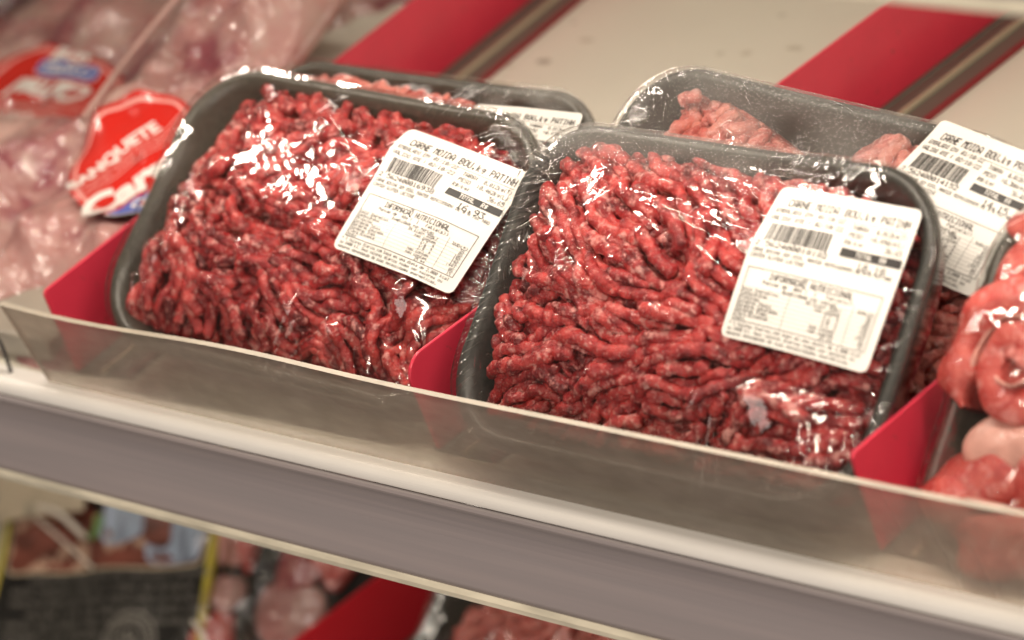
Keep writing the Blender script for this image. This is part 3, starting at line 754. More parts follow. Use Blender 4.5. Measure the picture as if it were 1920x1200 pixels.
divider([(-0.2180, .0035), (-0.2586, .2904)], 0, 'pointed red divider left of the left meat tray, running back beside the pink bags', 'sharp')
divider([(-0.0020, .0060), (-0.0030, .3320)], 0, 'red divider with a rounded nose between the two front trays of minced meat', 'round')
divider([(0.2180, .0055), (0.2190, .3300)], 0, 'red divider between the right minced meat tray and the rolled meat tray', 'sharp')
divider([(-0.2985, .018), (-0.2935, .2030)], -.283, 'dark red divider on the lower shelf beside the blurred minced meat', 'sharp', mat=M_red2)

# ------------------------------------------------------------------ trays of minced meat
CUT = 0.012
def pack(pose, label, poly, flow, seed, tray_m=M_tray, meat_m=M_meat, film_m=M_film, lab=None, art=None, lab_label=None, wr=None, fog=None, r=.036, hi=True, H=.010, **kw):
    A, tilt, psi, roll, W, L = pose
    L -= CUT; hc = CUT / 2      # outlines below are given for a 145 mm tray
    poly = [(a, b - hc if b > -.045 else max(b - hc, -L / 2 + .009)) for a, b in poly]
    if lab: lab = [(a, b - hc) for a, b in lab]
    if wr: wr = [(a, b - hc, c, d, e, f) for a, b, c, d, e, f in wr]
    fg0, fl0 = fog, flow
    fog = (lambda x, y: fg0(x, y + hc)) if fog else None
    flow = lambda x, y: fl0(x, y + hc)
    t = empty('meat_tray', pack_matrix(A, tilt, psi, roll, W, L))
    tag(t, label, 'meat tray', 'wrapped trays of minced meat')
    make_tray(W, L, r, tray_m, t)
    me, fld, top = make_mince(W, L, poly, flow, seed, t, meat_m, H=H, **kw)
    Am = membrane(fld, top, W, L, r, 1300 if hi else 700)
    msk = np.ones(Am.shape)
    if lab:
        D = label_on(t, lab, fld, Am, art)
        dl = poly_dist(fld.X, fld.Y, lab)
        Am = np.where(dl > -.0012, np.minimum(Am, D + .0006), Am); msk = np.clip(-dl / .002, 0, 1)
    touch = blur(np.clip(1 - (Am - top - .0004) / .0025, 0, 1), 4)
    make_film(W, L, r, fld, Am, t, film_m, wr or [], seed, fog, n=1300 if hi else 560, nr=230 if hi else 100, msk=msk, touch=touch)
    return t

rs = np.random.RandomState(5)
# front right
WR = (.206, .145)
def flowR(x, y):
    # strands fall to the right from the upper left, then run level lower down
    return -0.45 + 0.75 * (1 / (1 + math.exp((y - .002) / .014))) + .2 * max(0, x / .1) - .5 * max(0, (-x - .06) / .03)
outR = [(-.0900, -.0396), (-.0960, -.0077), (-.0960, .0391), (-.0910, .0600), (-.0700, .0715), (-.0342, .0700), (.0025, .0650), (.0636, .0650), (.0830, .0540), (.0915, .0445), (.0930, .0101),
        (.0900, -.0223), (.0874, -.0500), (.0600, -.0640), (.0001, -.0645), (-.0809, -.0632)]
wrR = rim_wrinkles(rs, *WR, .036, [(.36, .43)], 46, ln=(.012, .028), amp=(.0003, .0009), wd=(.0005, .0009), fan=.15) + \
      rim_wrinkles(rs, *WR, .036, [(.43, .58)], 60, ln=(.004, .014), amp=(.0002, .0005), wd=(.0004, .0007), fan=.2) + \
      rim_wrinkles(rs, *WR, .036, [(.08, .16)], 26, ln=(.01, .03), amp=(.0002, .0006), fan=.3)
wrR += rim_wrinkles(rs, *WR, .036, [(.74, .99)], 60, ln=(.015, .04), amp=(.0002, .0006), fan=.5)
for k in range(34):          # long drag creases that run from the middle of the back edge to the right
    x = rs.uniform(-.04, .03); y = rs.uniform(.025, .062); l = rs.uniform(.02, .07); a = rs.uniform(-.32, .12)
    wrR.append((x + l * math.cos(a), y + l * math.sin(a), x, y, rs.uniform(.0002, .0007), rs.uniform(.0005, .0011)))
for k in range(40):          # small slack squiggles at the lower left
    x = rs.uniform(-.09, -.03); y = rs.uniform(-.055, .03); a = rs.uniform(-1.9, -1.2)
    for q in range(4):
        l = rs.uniform(.003, .008); x2 = x + l * math.cos(a); y2 = y + l * math.sin(a); wrR.append((x, y, x2, y2, rs.uniform(.0002, .0005), rs.uniform(.0004, .0007))); x, y = x2, y2; a += rs.uniform(-1, 1)
nfog = Noise(77, 2, 25)
fogR = lambda x, y: np.clip((y - .050) / .012, 0, 1) * np.clip((.055 - x) / .05, 0, 1) * (.75 + .25 * nfog(x, y))
pack(((.0115, .0977, .1078), 42.4, -.6, .2, *WR), 'black tray of coarse minced beef priced 18,18, in front between two red dividers',
     outR, flowR, 11, lab=[(.0325, .0571), (.0950, .0567), (.0935, -.006), (.0327, -.0042)],
     art=dict(seed=2, d1='01/10/22', d2='02/10/22', kg='0.496', unit='36,65', code='2 562400018182', price='18,18'), wr=wrR, fog=fogR, rad=.0027, H=.0105, clump=.0030, swirl=.6, length=(.04, .14), ec=-.009)

# front left
WL = (.207, .145)
def flowL(x, y):
    return 1.9 * math.exp(-(((x + .05) / .03) ** 2 + ((y - .045) / .03) ** 2)) - .25 + .9 * math.sin(x * 45 + 1) * .6 + .5 * math.sin(y * 70)
outL = [(-.0890, -.0520), (-.0945, -.029), (-.0950, -.006), (-.0900, .0200), (-.0810, .0450), (-.0740, .0640), (-.0600, .0740), (-.0450, .0735), (-.0250, .0700), (-.003, .0690), (.044, .0660), (.0800, .0600), (.0930, .0291), (.0900, -.0141), (.0880, -.0435),
        (.0752, -.0640), (-.046, -.0640), (-.0870, -.0610)]
wrL = rim_wrinkles(rs, *WL, .038, [(.93, 1.08)], 120, ln=(.012, .038), amp=(.0002, .0007), wd=(.0005, .0009), fan=.45) + \
      rim_wrinkles(rs, *WL, .038, [(.08, .15)], 30, ln=(.008, .02), amp=(.0003, .0007), fan=.15) + \
      rim_wrinkles(rs, *WL, .038, [(.70, .88)], 50, ln=(.015, .045), amp=(.0002, .0006), fan=.5)
for k in range(26):
    x = rs.uniform(-.03, .03); y = rs.uniform(.01, .06); l = rs.uniform(.008, .03); a = rs.uniform(-.7, .2)
    wrL.append((x + l * math.cos(a), y + l * math.sin(a), x, y, rs.uniform(.0002, .0006), rs.uniform(.0005, .0010)))
ridge = [(-.070, .016), (-.0715, .008), (-.0690, .002), (-.0688, -.006), (-.0640, -.014), (-.0655, -.020), (-.0730, -.028), (-.0790, -.034), (-.0790, -.046)]
for (xa, ya), (xb, yb) in zip(ridge[:-1], ridge[1:]):
    wrL.append((xa, ya, xb, yb, .0022, .0016)); wrL.append((xb, yb, xa, ya, .0018, .0015))
pack(((-.2045, .1165, .1020), 36.4, 4.9, -4.7, *WL), 'dark grey tray of minced beef priced 16,93, frontmost at the left',
     outL, flowL, 23, tray_m=M_tray_grey, lab=[(.0347, .0548), (.0995, .0474), (.0896, -.0107), (.0286, -.0047)],
     art=dict(seed=3, d1='01/10/22', d2='02/10/22', kg='0.462', unit='36,65', code='2 562400016938', price='16,93'), wr=wrL, r=.038, rad=.0026, H=.0115, clump=.0048, dens=1.15, ec=-.009, length=(.035, .12), swirl=.85)

# behind left
outLB = [(-.0880, .0620), (-.0720, .0660), (-.0417, .0660), (-.0005, .0655), (.0329, .0610), (.0440, .0540), (.0520, .0530), (.0570, .0640), (.0660, .0560), (.0884, .0400), (.0900, .0000), (.08, -.05), (-.08, -.05), (-.088, .02)]
wrB = rim_wrinkles(rs, .205, .145, .034, [(.07, .17)], 45, ln=(.006, .02), amp=(.0002, .0005), wd=(.0006, .0011), fan=.3)
fogLB = lambda x, y: np.clip((x - .02) / .04, 0, 1) * .5 * (.6 + .4 * nfog(x * 2, y * 2))
pack(((-.211, .158, .0835), 36, .5, 0, .205, .145), 'tray of pale minced beef mostly hidden behind the left front tray, sticker top showing',
     outLB, lambda x, y: .3, 31, tray_m=M_tray_grey, meat_m=M_meat_back, film_m=M_film_soft, lab=[(.0380, .0580), (.0925, .0620), (.0960, .0130), (.0427, .0080)],
     art=dict(seed=4, d1='01/10/22', d2='02/10/22', kg='0.470', unit='36,65', code='2 562400017225', price='17,22'), wr=wrB, fog=fogLB, r=.034, hi=False, H=.011, rad=.0026, clump=.004, dens=1.3, ec=.003)

# behind right
outRB = [(-.0850, .0420), (-.0837, .0643), (-.0650, .0640), (-.0488, .0618), (-.0222, .0520), (.0067, .0480), (.0158, .0560), (.0252, .0670), (.0445, .0680), (.0829, .0660), (.0930, .0314), (.0930, -.0392), (.06, -.062), (-.06, -.062), (-.0890, -.0144)]
fogRB = lambda x, y: np.clip((.055 - x) / .02, 0, 1) * (.72 + .22 * nfog(x, y))
wrRB = rim_wrinkles(rs, .208, .145, .036, [(.30, .46)], 60, ln=(.005, .015), amp=(.0002, .0006), fan=.3)
pack(((.013, .162, .104), 42, -1, -4.5, .214, .145), 'misted tray of pale minced beef behind the tray priced 18,18',
     outRB, lambda x, y: 1.1, 41, tray_m=M_tray, meat_m=M_meat_back, film_m=M_film_fog, lab=[(.0514, .0738), (.106, .0677), (.0971, .011), (.0363, .0154)],
     art=dict(seed=6, d1='01/10/22', d2='02/10/22', kg='0.386', unit='36,65', code='2 562400014152', price='14,15'), wr=wrRB, fog=fogRB, r=.036, hi=False, H=.008, ec=-.003, rad=.0030, clump=.004, dens=.9)

# lower shelf mince
outM = [(-.085, -.05), (-.075, -.01), (-.066, .006), (-.035, .012), (.0, .020), (.04, .022), (.085, .02), (.09, -.05)]
pack(((-.2560, .2500, -.195), 40, 0, 0, .2, .145), 'blurred tray of bright minced meat on the lower shelf beside the dark red divider',
     outM, lambda x, y: .6, 51, tray_m=M_tray, meat_m=M_meat_back, wr=None, r=.03, hi=False, H=.012, ec=.0, rad=.0026, dens=.8)

# ------------------------------------------------------------------ tray of rolled beef slices (right edge)
M_roll = meat_material('sliced beef', lean=(0.46, 0.060, 0.052), dark=(0.28, 0.022, 0.022), bright=(0.58, 0.12, 0.10), fat_scale=120, fat_lo=.56, fat_hi=.76, rough=.25)
M_fat = simple('beef fat', (0.62, 0.32, 0.27), 0.4, var=.22, bscale=90, bump=.0012, coat=.15)
WO = (.21, .145)
tr = empty('meat_tray', pack_matrix((.226, .114, .098), 43, 0, 0, *WO))
tag(tr, 'dark tray of rolled beef slices with spiral fat lines at the right edge', 'meat tray')
make_tray(*WO, .034, M_tray_grey, tr)
def blob(name, c, s, rot, m, parent, seed, amp=.12, nu=48, nv=32, power=2.0):
    u = np.linspace(0, 2 * PI, nu, endpoint=False); v = np.linspace(0.02, PI - .02, nv)
    uu, vv = np.meshgrid(u, v)
    f = lambda q: np.sign(q) * np.abs(q) ** (2 / power)
    P = np.stack([f(np.sin(vv)) * f(np.cos(uu)), f(np.sin(vv)) * f(np.sin(uu)), f(np.cos(vv))], -1).reshape(-1, 3)
    nz = Noise(seed, 3, .55); P = P * (1 + amp * nz(P[:, 0], P[:, 1], P[:, 2]))[:, None] * np.array(s)
    R = np.array(Matrix.Rotation(rot, 3, 'Z')); P = P @ R.T + np.array(c)
    F = [tuple(x[::-1]) for x in grid_faces(nv, nu, True)] + [tuple(range(nu)), tuple(range(nv * nu - 1, (nv - 1) * nu - 1, -1))]
    return mesh(name, P, F, m, parent, attrs={'tone': np.full(len(P), .36), 'fat': np.full(len(P), 0.0)})
def meat_roll(c, r0, turns, hgt, rot, parent, tilt=0.0):
    """a slice rolled up like a scroll, standing on end: lean sheet plus a pale fat sheet wound with it"""
    out = []
    for (m, nm, t_off, tw) in ((M_roll, 'rolled_slice', 0.0, .0142), (M_fat, 'fat_layer', .0067, .0012)):
        n = 170; a = np.linspace(0, (turns if m is M_roll else turns - 1.05) * 2 * PI, n); pitch = .0135
        rr = np.maximum(.0015, r0 - pitch * (turns - a / (2 * PI))) + t_off
        cx, cy = rr * np.cos(a + rot), rr * np.sin(a + rot) * 1.12
        prof = []
        for k in range(12):
            q = k / 12 * 2 * PI; prof.append((tw / 2 * math.copysign(abs(math.cos(q)) ** .35, math.cos(q)), hgt / 2 * math.copysign(abs(math.sin(q)) ** .25, math.sin(q))))
        prof = np.array(prof); nrm = np.stack([np.cos(a + rot), np.sin(a + rot)], -1)
        env = np.clip(np.minimum(np.arange(n), np.arange(n)[::-1]) / 5, .12, 1)
        nz = Noise(int(rot * 10) + 7, 2, 60)
        V = np.stack([cx[:, None] + nrm[:, 0:1] * prof[None, :, 0] * env[:, None] * (1 + .2 * nz(cx, cy))[:, None] , cy[:, None] + nrm[:, 1:2] * prof[None, :, 0] * env[:, None],
                      prof[None, :, 1] * (np.ones(n))[:, None] + .0014 * nz(cx * .7, cy * .7)[:, None] - (0 if m is M_roll else -.0003)], -1).reshape(-1, 3)
        Rx = np.array(Matrix.Rotation(tilt, 3, 'X')); V = V @ Rx.T + np.array(c)
        F = [tuple(f) for f in grid_faces(n, 12, True)]
        out.append(mesh(nm, V, F, m, parent, attrs={'tone': np.full(len(V), .38), 'fat': np.zeros(len(V))}))
    out[1].parent = out[0]
    return out
meat_roll((-.0745, .007, .001), .0255, 2.0, .022, 3.9, tr, .15)
blob('meat_slice', (-.074, .046, -.003), (.030, .017, .012), .45, M_roll, tr, 1, .16, power=2.6)
blob('meat_slice', (-.052, .060, -.002), (.040, .012, .012), .1, M_roll, tr, 8, .16, power=2.6)
blob('fat_piece', (-.068, -.0225, -.0010), (.022, .0125, .0085), .25, M_fat, tr, 21, .26)
blob('meat_slice', (-.080, -.043, -.004), (.020, .020, .013), .5, M_roll, tr, 3, .18, power=2.8)
blob('meat_slice', (-.050, -.036, -.004), (.026, .013, .013), -.3, M_roll, tr, 4, .18, power=2.8)
blob('meat_slice', (-.052, -.056, -.001), (.026, .013, .012), .15, M_roll, tr, 5, .16, power=2.8)
blob('fat_piece', (-.060, -.0465, .0035), (.020, .0016, .006), -.1, M_fat, tr, 14, .3)
blob('meat_slice', (.010, .0, -.004), (.045, .055, .014), .2, M_roll, tr, 6)
blob('meat_slice', (-.086, .062, -.012), (.010, .006, .008), .2, M_roll, tr, 9)
fl = Field(*WO); tp = np.full(fl.X.shape, -.026)
for (c, s) in (((-.0765, .006), (.032, .030, .0175)), ((-.072, .044), (.032, .022, .012)), ((-.065, -.030), (.032, .02, .012)), ((-.052, -.056), (.024, .02, .014)), ((.01, 0), (.05, .06, .011))):
    q = 1 - ((fl.X - c[0]) / s[0]) ** 2 - ((fl.Y - c[1]) / s[1]) ** 2
    tp = np.maximum(tp, np.where(q > 0, s[2] * np.clip(q, 0, 1) ** .35 + .001, -.026))
Ao = membrane(fl, tp, *WO, .034, 700)
wrO = [(x, y, x + rs.uniform(-.02, .02), y + rs.uniform(-.02, .02), rs.uniform(.0003, .0008), rs.uniform(.0006, .0012)) for x, y in zip(rs.uniform(-.1, -.04, 60), rs.uniform(-.06, .06, 60))] + rim_wrinkles(rs, *WO, .034, [(.40, .62)], 90, ln=(.008, .024), amp=(.0003, .0009), wd=(.0006, .0012), fan=.25)
make_film(*WO, .034, fl, Ao, tr, M_film, wrO, 61, None, n=640, nr=120)

# ------------------------------------------------------------------ bags of meat (left lane)
M_pinkmeat = meat_material('pale bagged meat', lean=(0.46, 0.20, 0.19), dark=(0.26, 0.025, 0.055), bright=(0.54, 0.29, 0.27), fat=(0.58, 0.40, 0.36), fat_scale=26, fat_lo=.48, fat_hi=.66, rough=.35)
M_darkmeat = meat_material('dark bagged meat', lean=(0.30, 0.05, 0.06), dark=(0.07, 0.008, 0.015), bright=(0.50, 0.22, 0.2), fat_scale=40, fat_lo=.60, fat_hi=.75)
M_bag = film_material('bag film', rough=0.12, fog_amt=.25, crinkle=.0005, cscale=35, strength=.75, fmin=.03, tint=(.95, .93, .92))
def plane_matrix(O, tilt, psi, roll):
    return pack_matrix(O, tilt, psi, roll, 0, 0)
def text_mesh(s, size, bold=.0, shear=0.0, space=1.0):
    c = bpy.data.curves.new('printing', 'FONT'); c.body = s; c.size = size; c.offset = bold; c.shear = shear; c.align_x = 'CENTER'; c.align_y = 'CENTER'; c.space_character = space
    c.resolution_u = 3
    o = bpy.data.objects.new('t', c); COL.objects.link(o); bpy.context.view_layer.update()
    me = bpy.data.meshes.new_from_object(o.evaluated_get(bpy.context.evaluated_depsgraph_get())); bpy.data.objects.remove(o)
    V = np.array([v.co[:] for v in me.vertices]); F = [tuple(p.vertices) for p in me.polygons]; bpy.data.meshes.remove(me)
    return V, F
def bag(pose, hw, hl, thick, seed, label, meat, tonef, sticker=None, ov=.012):
    t = empty('meat_bag', plane_matrix(*pose)); tag(t, label, 'meat bag', 'clear bags of pale meat')
    n1 = Noise(seed, 2, 11); n2 = Noise(seed + 1, 2, 38); n3 = Noise(seed + 2, 2, 120)
    def hgt(x, y):
        e = np.clip(1 - np.maximum(np.abs(x) / hw, np.abs(y) / hl) ** 4, 0, 1)
        k = 1.0
        if sticker:
            c0 = np.mean(sticker[0], axis=0); k = 1 - .88 * np.exp(-(((x - c0[0]) ** 2 + (y - c0[1]) ** 2) / .045 ** 2) ** 2)
        return -thick * .5 + (thick * .5 + k * (.006 * n1(x, y) + .0014 * n2(x, y))) * e ** .5
    nx, ny = 150, 170
    X, Y = np.meshgrid(np.linspace(-hw, hw, nx), np.linspace(-hl, hl, ny)); Z = hgt(X, Y)
    Vt = np.column_stack([X.ravel(), Y.ravel(), Z.ravel()]); Vb = np.column_stack([X.ravel(), Y.ravel(), np.minimum(Z, -thick * .5 - .002).ravel() * 0 - thick]);
    e2 = np.clip(1 - np.maximum(np.abs(X) / hw, np.abs(Y) / hl) ** 4, 0, 1).ravel(); Vb[:, 2] = -thick * .5 - thick * .5 * e2 ** .5 - 1e-4
    f = grid_faces(ny, nx)
    V = np.concatenate([Vt, Vb]); F = np.concatenate([f, f[:, ::-1] + nx * ny])
    tn = tonef(V[:, 0], V[:, 1]); fa = .06 * n1(V[:, 0] * 1.3 + 1, V[:, 1] * 1.3)
    mesh('bagged_meat', V, F, meat, t, attrs={'tone': tn, 'fat': fa})
    # loose clear skin with a flat seam round the edge
    m2, k2 = 260, 280; bw_, bl_ = hw + ov, hl + .014
    X, Y = np.meshgrid(np.linspace(-bw_, bw_, m2), np.linspace(-bl_, bl_, k2))
    Z = np.where((np.abs(X) < hw) & (np.abs(Y) < hl), hgt(np.clip(X, -hw, hw), np.clip(Y, -hl, hl)), -thick * .5)
    Z = blur(Z, 10) + .0014 + .00018 * n3(X, Y) + .0003 * n2(X * 1.6, Y * 1.6)
    ek = np.exp(-(np.minimum(bw_ - np.abs(X), bl_ - np.abs(Y)) / .004)); Z += .0012 * ek
    mesh('bag_film', np.column_stack([X.ravel(), Y.ravel(), Z.ravel()]), grid_faces(k2, m2), M_bag, t, attrs={'fog': np.full(X.size, .15)})
    if sticker:
        poly, cen, ang, sc = sticker
        P = smooth_poly(poly, 3); c = P.mean(0); n = len(P)
        rows = []; mi = []; rho = [0.02, .15, .3, .45, .6, .75, .885, .93, .97, 1.0]
        surf = lambda x, y: hgt(x, y) + .0052 + .0005 * n2(x * .7, y * .7)
        for q in rho:
            x, y = c[0] + (P[:, 0] - c[0]) * q, c[1] + (P[:, 1] - c[1]) * q; rows.append(np.column_stack([x, y, surf(x, y)]))
        V = np.concatenate(rows); F = [tuple(z) for z in grid_faces(len(rho), n, True)]
        for i in range(len(rho) - 1): mi += [1 if i in (6,) else 0] * n
        F.append(tuple(range(n))); mi.append(0)
        st = mesh('sticker', V, F, [M_stickred, M_pinkpt], t, mi=mi)
        sol = st.modifiers.new('thickness', 'SOLIDIFY'); sol.thickness = .0002; sol.offset = -1
        ca, sa = math.cos(ang), math.sin(ang)
        def place(s, size, x, y, mat, nm, bold=0., shear=0., up=.0004, space=1.0, geo=None):
            V, F = geo if geo else text_mesh(s, size * sc, bold * sc, shear, space)
            x, y = x * sc, y * sc
            px = cen[0] + (V[:, 0] + x) * ca - (V[:, 1] + y) * sa; py = cen[1] + (V[:, 0] + x) * sa + (V[:, 1] + y) * ca
            mesh(nm, np.column_stack([px, py, surf(px, py) + up]), F, mat, st, smooth=False)
        place('BANQUETE', .0105, -.002, .0205, M_whitept, 'sticker_print', .0004, 0)
        place('CARNES PARA CHURRASCO', .0050, .006, .0105, M_pinkpt, 'sticker_print')
        def strip(x0, x1, y0, y1):
            m_ = 24; xs = np.linspace(x0, x1, m_) * sc; return np.concatenate([np.column_stack([xs, np.full(m_, y0 * sc)]), np.column_stack([xs, np.full(m_, y1 * sc)])]), [(i, i + 1, m_ + i + 1, m_ + i) for i in range(m_ - 1)]
        for yy in (.0142, .0062): place('', 1, 0, 0, M_pinkpt, 'sticker_line', geo=strip(-.040, .040, yy, yy + .0008))
        place('Carnal', .0255, -.001, -.008, M_whitept, 'sticker_print', .0012, .25)
        def oval(a, b):
            m_ = 48; q = np.linspace(0, 2 * PI, m_, endpoint=False)
            f = lambda z: np.sign(z) * np.abs(z) ** .55
            R_ = [np.column_stack([a * sc * k * f(np.cos(q)), b * sc * k * f(np.sin(q))]) for k in (.02, .5, 1)]
            return np.concatenate(R_), [tuple(z) for z in grid_faces(3, m_, True)] + [tuple(range(m_))]
        place('', 1, 0, -.0275, M_whitept, 'sticker_oval', up=.0003, geo=oval(.0265, .0078))
        place('', 1, 0, -.0275, M_bluelt, 'sticker_oval', up=.0006, geo=oval(.0255, .0070))
        place('CONPEX', .0105, 0, -.0275, M_whitept, 'sticker_print', .0003, up=.0010)
        place('Grill', .0155, .003, -.0385, M_whitept, 'sticker_print', .0006, .3, up=.0012)
    return t
M_seam = simple('folded clear seam', (0.42, 0.26, 0.23), 0.12, coat=1.0, var=.2, bscale=60, bump=.0012)
nt_ = Noise(91, 2, 9); nt2_ = Noise(95, 2, 22)
tone1 = lambda x, y: .31 + .13 * nt_(x, y) + .11 * nt2_(x, y)
lab1 = [(-.0027, -.0417), (-.0067, .0017), (.0281, .0143), (.0464, .0081), (.0709, -.0109), (.0758, -.0533), (.0567, -.0615), (.0338, -.0666)]
bag(((-.2843, .1388, .0502), 17, 8, 0), .042, .150, .026, 7, 'clear bag of pale pink meat with a tilted red sticker, beside the left red divider', M_pinkmeat, tone1,
    ([(min(x, .0665) - .027, y) for x, y in lab1], (.012, -.035), math.radians(60), .95), ov=.004)
bag1 = [o for o in COL.objects if o.name.startswith('meat_bag')][-1]
for dx, rr_ in ((0, .0016), (.006, .0012)):
    tube('bag_seam', [(-.037 + dx, -.006, .007), (-.036 + dx, .015, .008), (-.034 + dx, .040, .009), (-.030 + dx, .080, .009), (-.026 + dx, .125, .006)], rr_ * 1.2, M_bag if dx else M_seam, bag1)
lab2 = [(-.0602, .0205), (-.0382, .0365), (.0173, .0333), (.0409, .0173), (.0361, -.0158), (.0188, -.0358), (-.0138, -.0334), (-.055, -.022)]
bag(((-.3790, .0720, .0330), 17, 4, 6), .062, .066, .026, 47, 'plain clear bag of pale pink meat behind the left end of the clear front lip', M_pinkmeat, lambda x, y: tone1(x + .4, y), None, .006)
bag(((-.4416, .20, .0120), 12, 0, 0), .105, .115, .026, 17, 'clear bag of pale meat whose red sticker stands upside down, at the far left', M_pinkmeat, lambda x, y: tone1(x + .2, y + .1) - .03,
    (lab2, (-.007, 0), math.radians(184), .80))
bag(((-.47, .36, .006), 10, 0, 0), .14, .070, .03, 27, 'third clear bag of meat with a red sticker, cut by the top left corner', M_pinkmeat, lambda x, y: tone1(x, y) - .08,
    ([(-.03, -.03), (-.04, .0), (-.02, .03), (.03, .03), (.05, .0), (.04, -.03)], (.005, .008), math.radians(184), .7))
bag(((-.545, .30, .020), 18, 0, 0), .050, .040, .03, 37, 'dark purple piece of bagged meat above the upside down sticker', M_darkmeat, lambda x, y: .10 + .05 * nt_(x * 3, y * 3))

# ------------------------------------------------------------------ lower shelf goods
def slab(name, x0, x1, y0, y1, z, th, m, parent, nx=40, ny=40, bend=.002, seed=1, round_=.0):
    X, Y = np.meshgrid(np.linspace(x0, x1, nx), np.linspace(y0, y1, ny)); nz = Noise(seed, 2, 12)
    Z = z + bend * nz(X, Y); f = grid_faces(ny, nx); n = nx * ny
    V = np.concatenate([np.column_stack([X.ravel(), Y.ravel(), Z.ravel()]), np.column_stack([X.ravel(), Y.ravel(), Z.ravel() - th])])
    bd = np.r_[np.arange(nx), np.arange(1, ny) * nx + nx - 1, (ny - 1) * nx + np.arange(nx - 2, -1, -1), np.arange(ny - 2, 0, -1) * nx]
    b2 = np.roll(bd, -1)
    F = np.concatenate([f, f[:, ::-1] + n, np.stack([bd, bd + n, b2 + n, b2], -1)])
    return mesh(name, V, F, m, parent)
M_blackpk = simple('black printed film', (0.008, 0.008, 0.007), 0.35, coat=.15, bump=.0006, bscale=40)
M_yellow = simple('yellow print edge', (0.50, 0.42, 0.05), 0.35)
M_greypr = simple('grey small print', (0.19, 0.18, 0.16), 0.4)
M_jeans = simple('blue cloth print', (0.27, 0.33, 0.42), 0.4, var=.6, bscale=60, aniso=(3, .6, 1))
M_bbq = simple('grilled meat print', (0.15, 0.045, 0.03), 0.35, var=.8, bscale=55, aniso=(.5, 2, 1), stain=(45, (.62, .42, .30), .56, .8))
M_leaf = simple('green leaf print', (0.16, 0.30, 0.10), .4, var=.3, bscale=70)
M_card = simple('beige card', (0.45, 0.38, 0.27), .5, var=.12, bscale=60, stain=(45, (.20, .19, .15), .60, .6))
K = empty('meat_package', plane_matrix((-.4529, .145, -.2420), 42, 0, 13))
tag(K, 'black printed package with a photo window and yellow edges on the lower shelf', 'package')
kz = Noise(70, 2, 12); ks = lambda x, y: .002 * kz(x, y)
slab('package_body', -.085, .076, -.060, .085, 0, .02, M_blackpk, K, bend=.002, seed=70)
def decal(name, pts, m, up, parent=K, n=14):
    P = np.array(pts, float); c = P.mean(0); k = len(P); rows = []
    for q in (1.0, .66, .33, .02): rows.append(np.column_stack([c[0] + (P[:, 0] - c[0]) * q, c[1] + (P[:, 1] - c[1]) * q]))
    A = np.concatenate(rows); V = np.column_stack([A, ks(A[:, 0], A[:, 1]) + up])
    F = [tuple(f) for f in grid_faces(4, k, True)] + [tuple(range(3 * k, 4 * k))]
    o = mesh(name, V, F, m, parent)
    return o
def rrp(x0, x1, y0, y1, r=.006): 
    P = rr_loop((x1 - x0) / 2, (y1 - y0) / 2, r, 80); return P + np.array([(x0 + x1) / 2, (y0 + y1) / 2])
decal('window_border', rrp(-.0785, .0715, .0025, .058), M_card, .0006)
decal('photo_print', rrp(-.077, .070, .004, .0565), M_bbq, .0010)
decal('jeans_print', smooth_poly([(-.001, .056), (-.006, .042), (-.008, .024), (.002, .014), (.018, .017), (.0255, .030), (.0265, .018), (.028, .0050), (.050, .0046), (.064, .0048), (.0695, .010), (.0695, .040), (.069, .056)], 2), M_jeans, .0014)
decal('leaf_print', smooth_poly([(-.022, .030), (-.006, .036), (-.004, .022), (-.016, .018)], 2), M_leaf, .0014)
decal('dark_print', smooth_poly([(-.020, .055), (.000, .056), (-.004, .036), (-.020, .034)], 2), M_blackpk, .0013)
slab('yellow_edge', .0725, .0765, -.060, .085, .0006, .004, M_yellow, K, 4, 40, .002, 70)
slab('yellow_edge', -.086, -.082, -.060, .085, .0006, .004, M_yellow, K, 4, 40, .002, 70)
rk = random.Random(4); Vt = []; Ft = []
words = ["INGREDIENTES CARNE BOVINA SAL ESPECIARIAS CONSERVADOR", "MANTER CONGELADO A MENOS DE 12 GRAUS NAO RECONGELAR", "INDUSTRIA BRASILEIRA PRODUTO INSPECIONADO NA ORIGEM",
         "VALIDADE E LOTE VIDE EMBALAGEM NAO CONTEM GLUTEN", "CORTES SELECIONADOS PARA CHURRASCO E GRELHADOS", "CONSERVAR EM LOCAL REFRIGERADO", "PESO LIQUIDO VIDE ETIQUETA", "APOS ABERTO CONSUMIR EM DOIS DIAS"]
qq = []
for i in range(8):
    y = .0005 - i * .0062; x0 = -.070 + (.012 if i % 3 == 0 else 0); wd = .135 if i < 5 else .075
    text_quads(words[i], x0, -y, wd, .0030, qq)
for (a, b, c, d2) in qq:
    k = len(Vt); Vt += [(a, -b, ks(np.array(a), np.array(-b)) + .0009), (c, -b, ks(np.array(c), np.array(-b)) + .0009), (c, -d2, ks(np.array(c), np.array(-d2)) + .0009), (a, -d2, ks(np.array(a), np.array(-d2)) + .0009)]
    Ft.append((k, k + 3, k + 2, k + 1))
mesh('small_print', [tuple(float(z) for z in v) for v in Vt], Ft, M_greypr, K, smooth=False)
# round seal
sv = []; sf = []
for (ra, rb, cnt, duty) in ((.0185, .0200, 60, 1.01), (.0120, .0130, 60, 1.01), (.0140, .0172, 34, .62), (.003, .009, 9, .6)):
    for i in range(cnt):
        a0 = i / cnt * 2 * PI; a1 = a0 + duty * 2 * PI / cnt; k = len(sv)
        for (r_, a_) in ((ra, a0), (rb, a0), (rb, a1), (ra, a1)):
            x, y = .026 + r_ * math.cos(a_), -.040 + r_ * math.sin(a_); sv.append((x, y, float(ks(np.array(x), np.array(y))) + .0009))
        sf.append((k, k + 1, k + 2, k + 3))
mesh('round_seal', sv, sf, M_greypr, K, smooth=False)
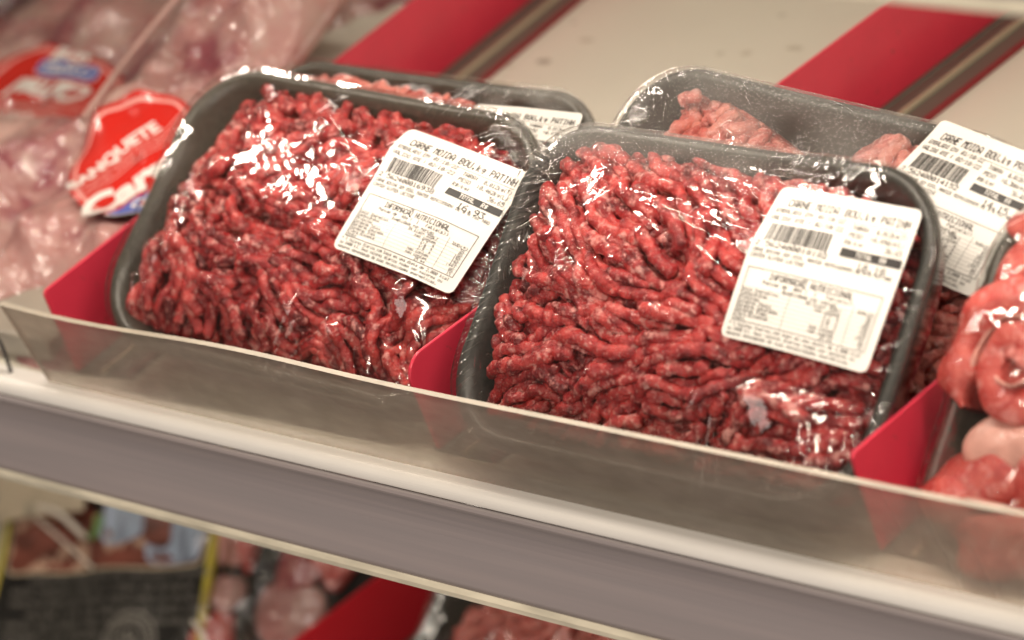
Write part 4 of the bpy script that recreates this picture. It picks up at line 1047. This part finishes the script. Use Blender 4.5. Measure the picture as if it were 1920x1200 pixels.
# card lying over the package
cd = slab('price_card', -.120, -.0175, .036, .085, .007, .0008, M_card, None, bend=.001, seed=5)
cd.matrix_world = plane_matrix((-.4529, .145, -.2420), 42, 0, 16)
tag(cd, 'creased beige card lying over the top of the black package', 'card')
# silvery tie
M_tie = simple('pale plastic tie', (.75, .70, .6), .2, coat=.6)
tie = tube('plastic_tie', [(-.058, .034, .006), (-.036, .022, .008), (-.006, .003, .005)], .0009, M_tie); tie.matrix_world = plane_matrix((-.4529, .145, -.2420), 42, 0, 13)
tag(tie, 'thin pale plastic tie across the photo window of the black package', 'tie')
tie2 = tube('plastic_tie', [(-.055, .039, .007), (-.036, .034, .010), (-.014, .020, .007)], .0017, M_tie); tie2.matrix_world = plane_matrix((-.4529, .145, -.2420), 42, 0, 13)
tag(tie2, 'thick pale plastic tie end above the thinner tie on the black package', 'tie')

def cuts_pack(name, pose, label, pieces, seed, hw, hl):
    t = empty(name, plane_matrix(*pose)); tag(t, label, 'meat package')
    slab('package_back', -hw, hw, -hl, hl, -.014, .004, M_tray, t, seed=seed)
    for i, (c, s, r, m) in enumerate(pieces): blob('meat_cut', c, s, r, m, t, seed + i, .14)
    X, Y = np.meshgrid(np.linspace(-hw, hw, 90), np.linspace(-hl, hl, 90)); nz = Noise(seed, 2, 22); nz3 = Noise(seed + 3, 2, 70)
    Z = .012 + .003 * nz(X, Y) + .0008 * nz3(X, Y)
    mesh('film', np.column_stack([X.ravel(), Y.ravel(), Z.ravel()]), grid_faces(90, 90), M_bag, t, attrs={'fog': np.full(X.size, .1)})
    return t
cuts_pack('meat_package', ((-.3700, .168, -.2350), 42, 0, 8), 'see-through package of pale fatty cuts between the black package and the dark red divider',
          [((-.012, .028, 0), (.008, .028, .008), .1, M_fat), ((.004, .030, 0), (.006, .030, .009), 0, M_roll), ((-.010, -.012, 0), (.013, .012, .008), .5, M_pinkmeat), ((-.006, -.040, 0), (.014, .020, .009), .3, M_roll)], 100, .021, .075)
cuts_pack('meat_package', ((-.3300, .190, -.2300), 42, 0, 0), 'dark package of reddish brown cuts pressed against the left of the dark red divider',
          [((-.010, .000, 0), (.014, .022, .008), .1, M_darkmeat), ((.008, .028, 0), (.02, .018, .009), 0, M_pinkmeat), ((.014, .004, 0), (.016, .018, .008), .5, M_roll), ((-.004, -.034, 0), (.024, .020, .007), .3, M_pinkmeat)], 120, .031, .075)
tie3 = tube('plastic_tie', [(0, 0, 0), (.010, -.004, .002), (.020, -.016, .001)], .0014, M_tie); tie3.matrix_world = plane_matrix((-.3690, .130, -.2420), 42, 0, 0)
tag(tie3, 'pale curved tie on the packages next to the dark red divider', 'tie')
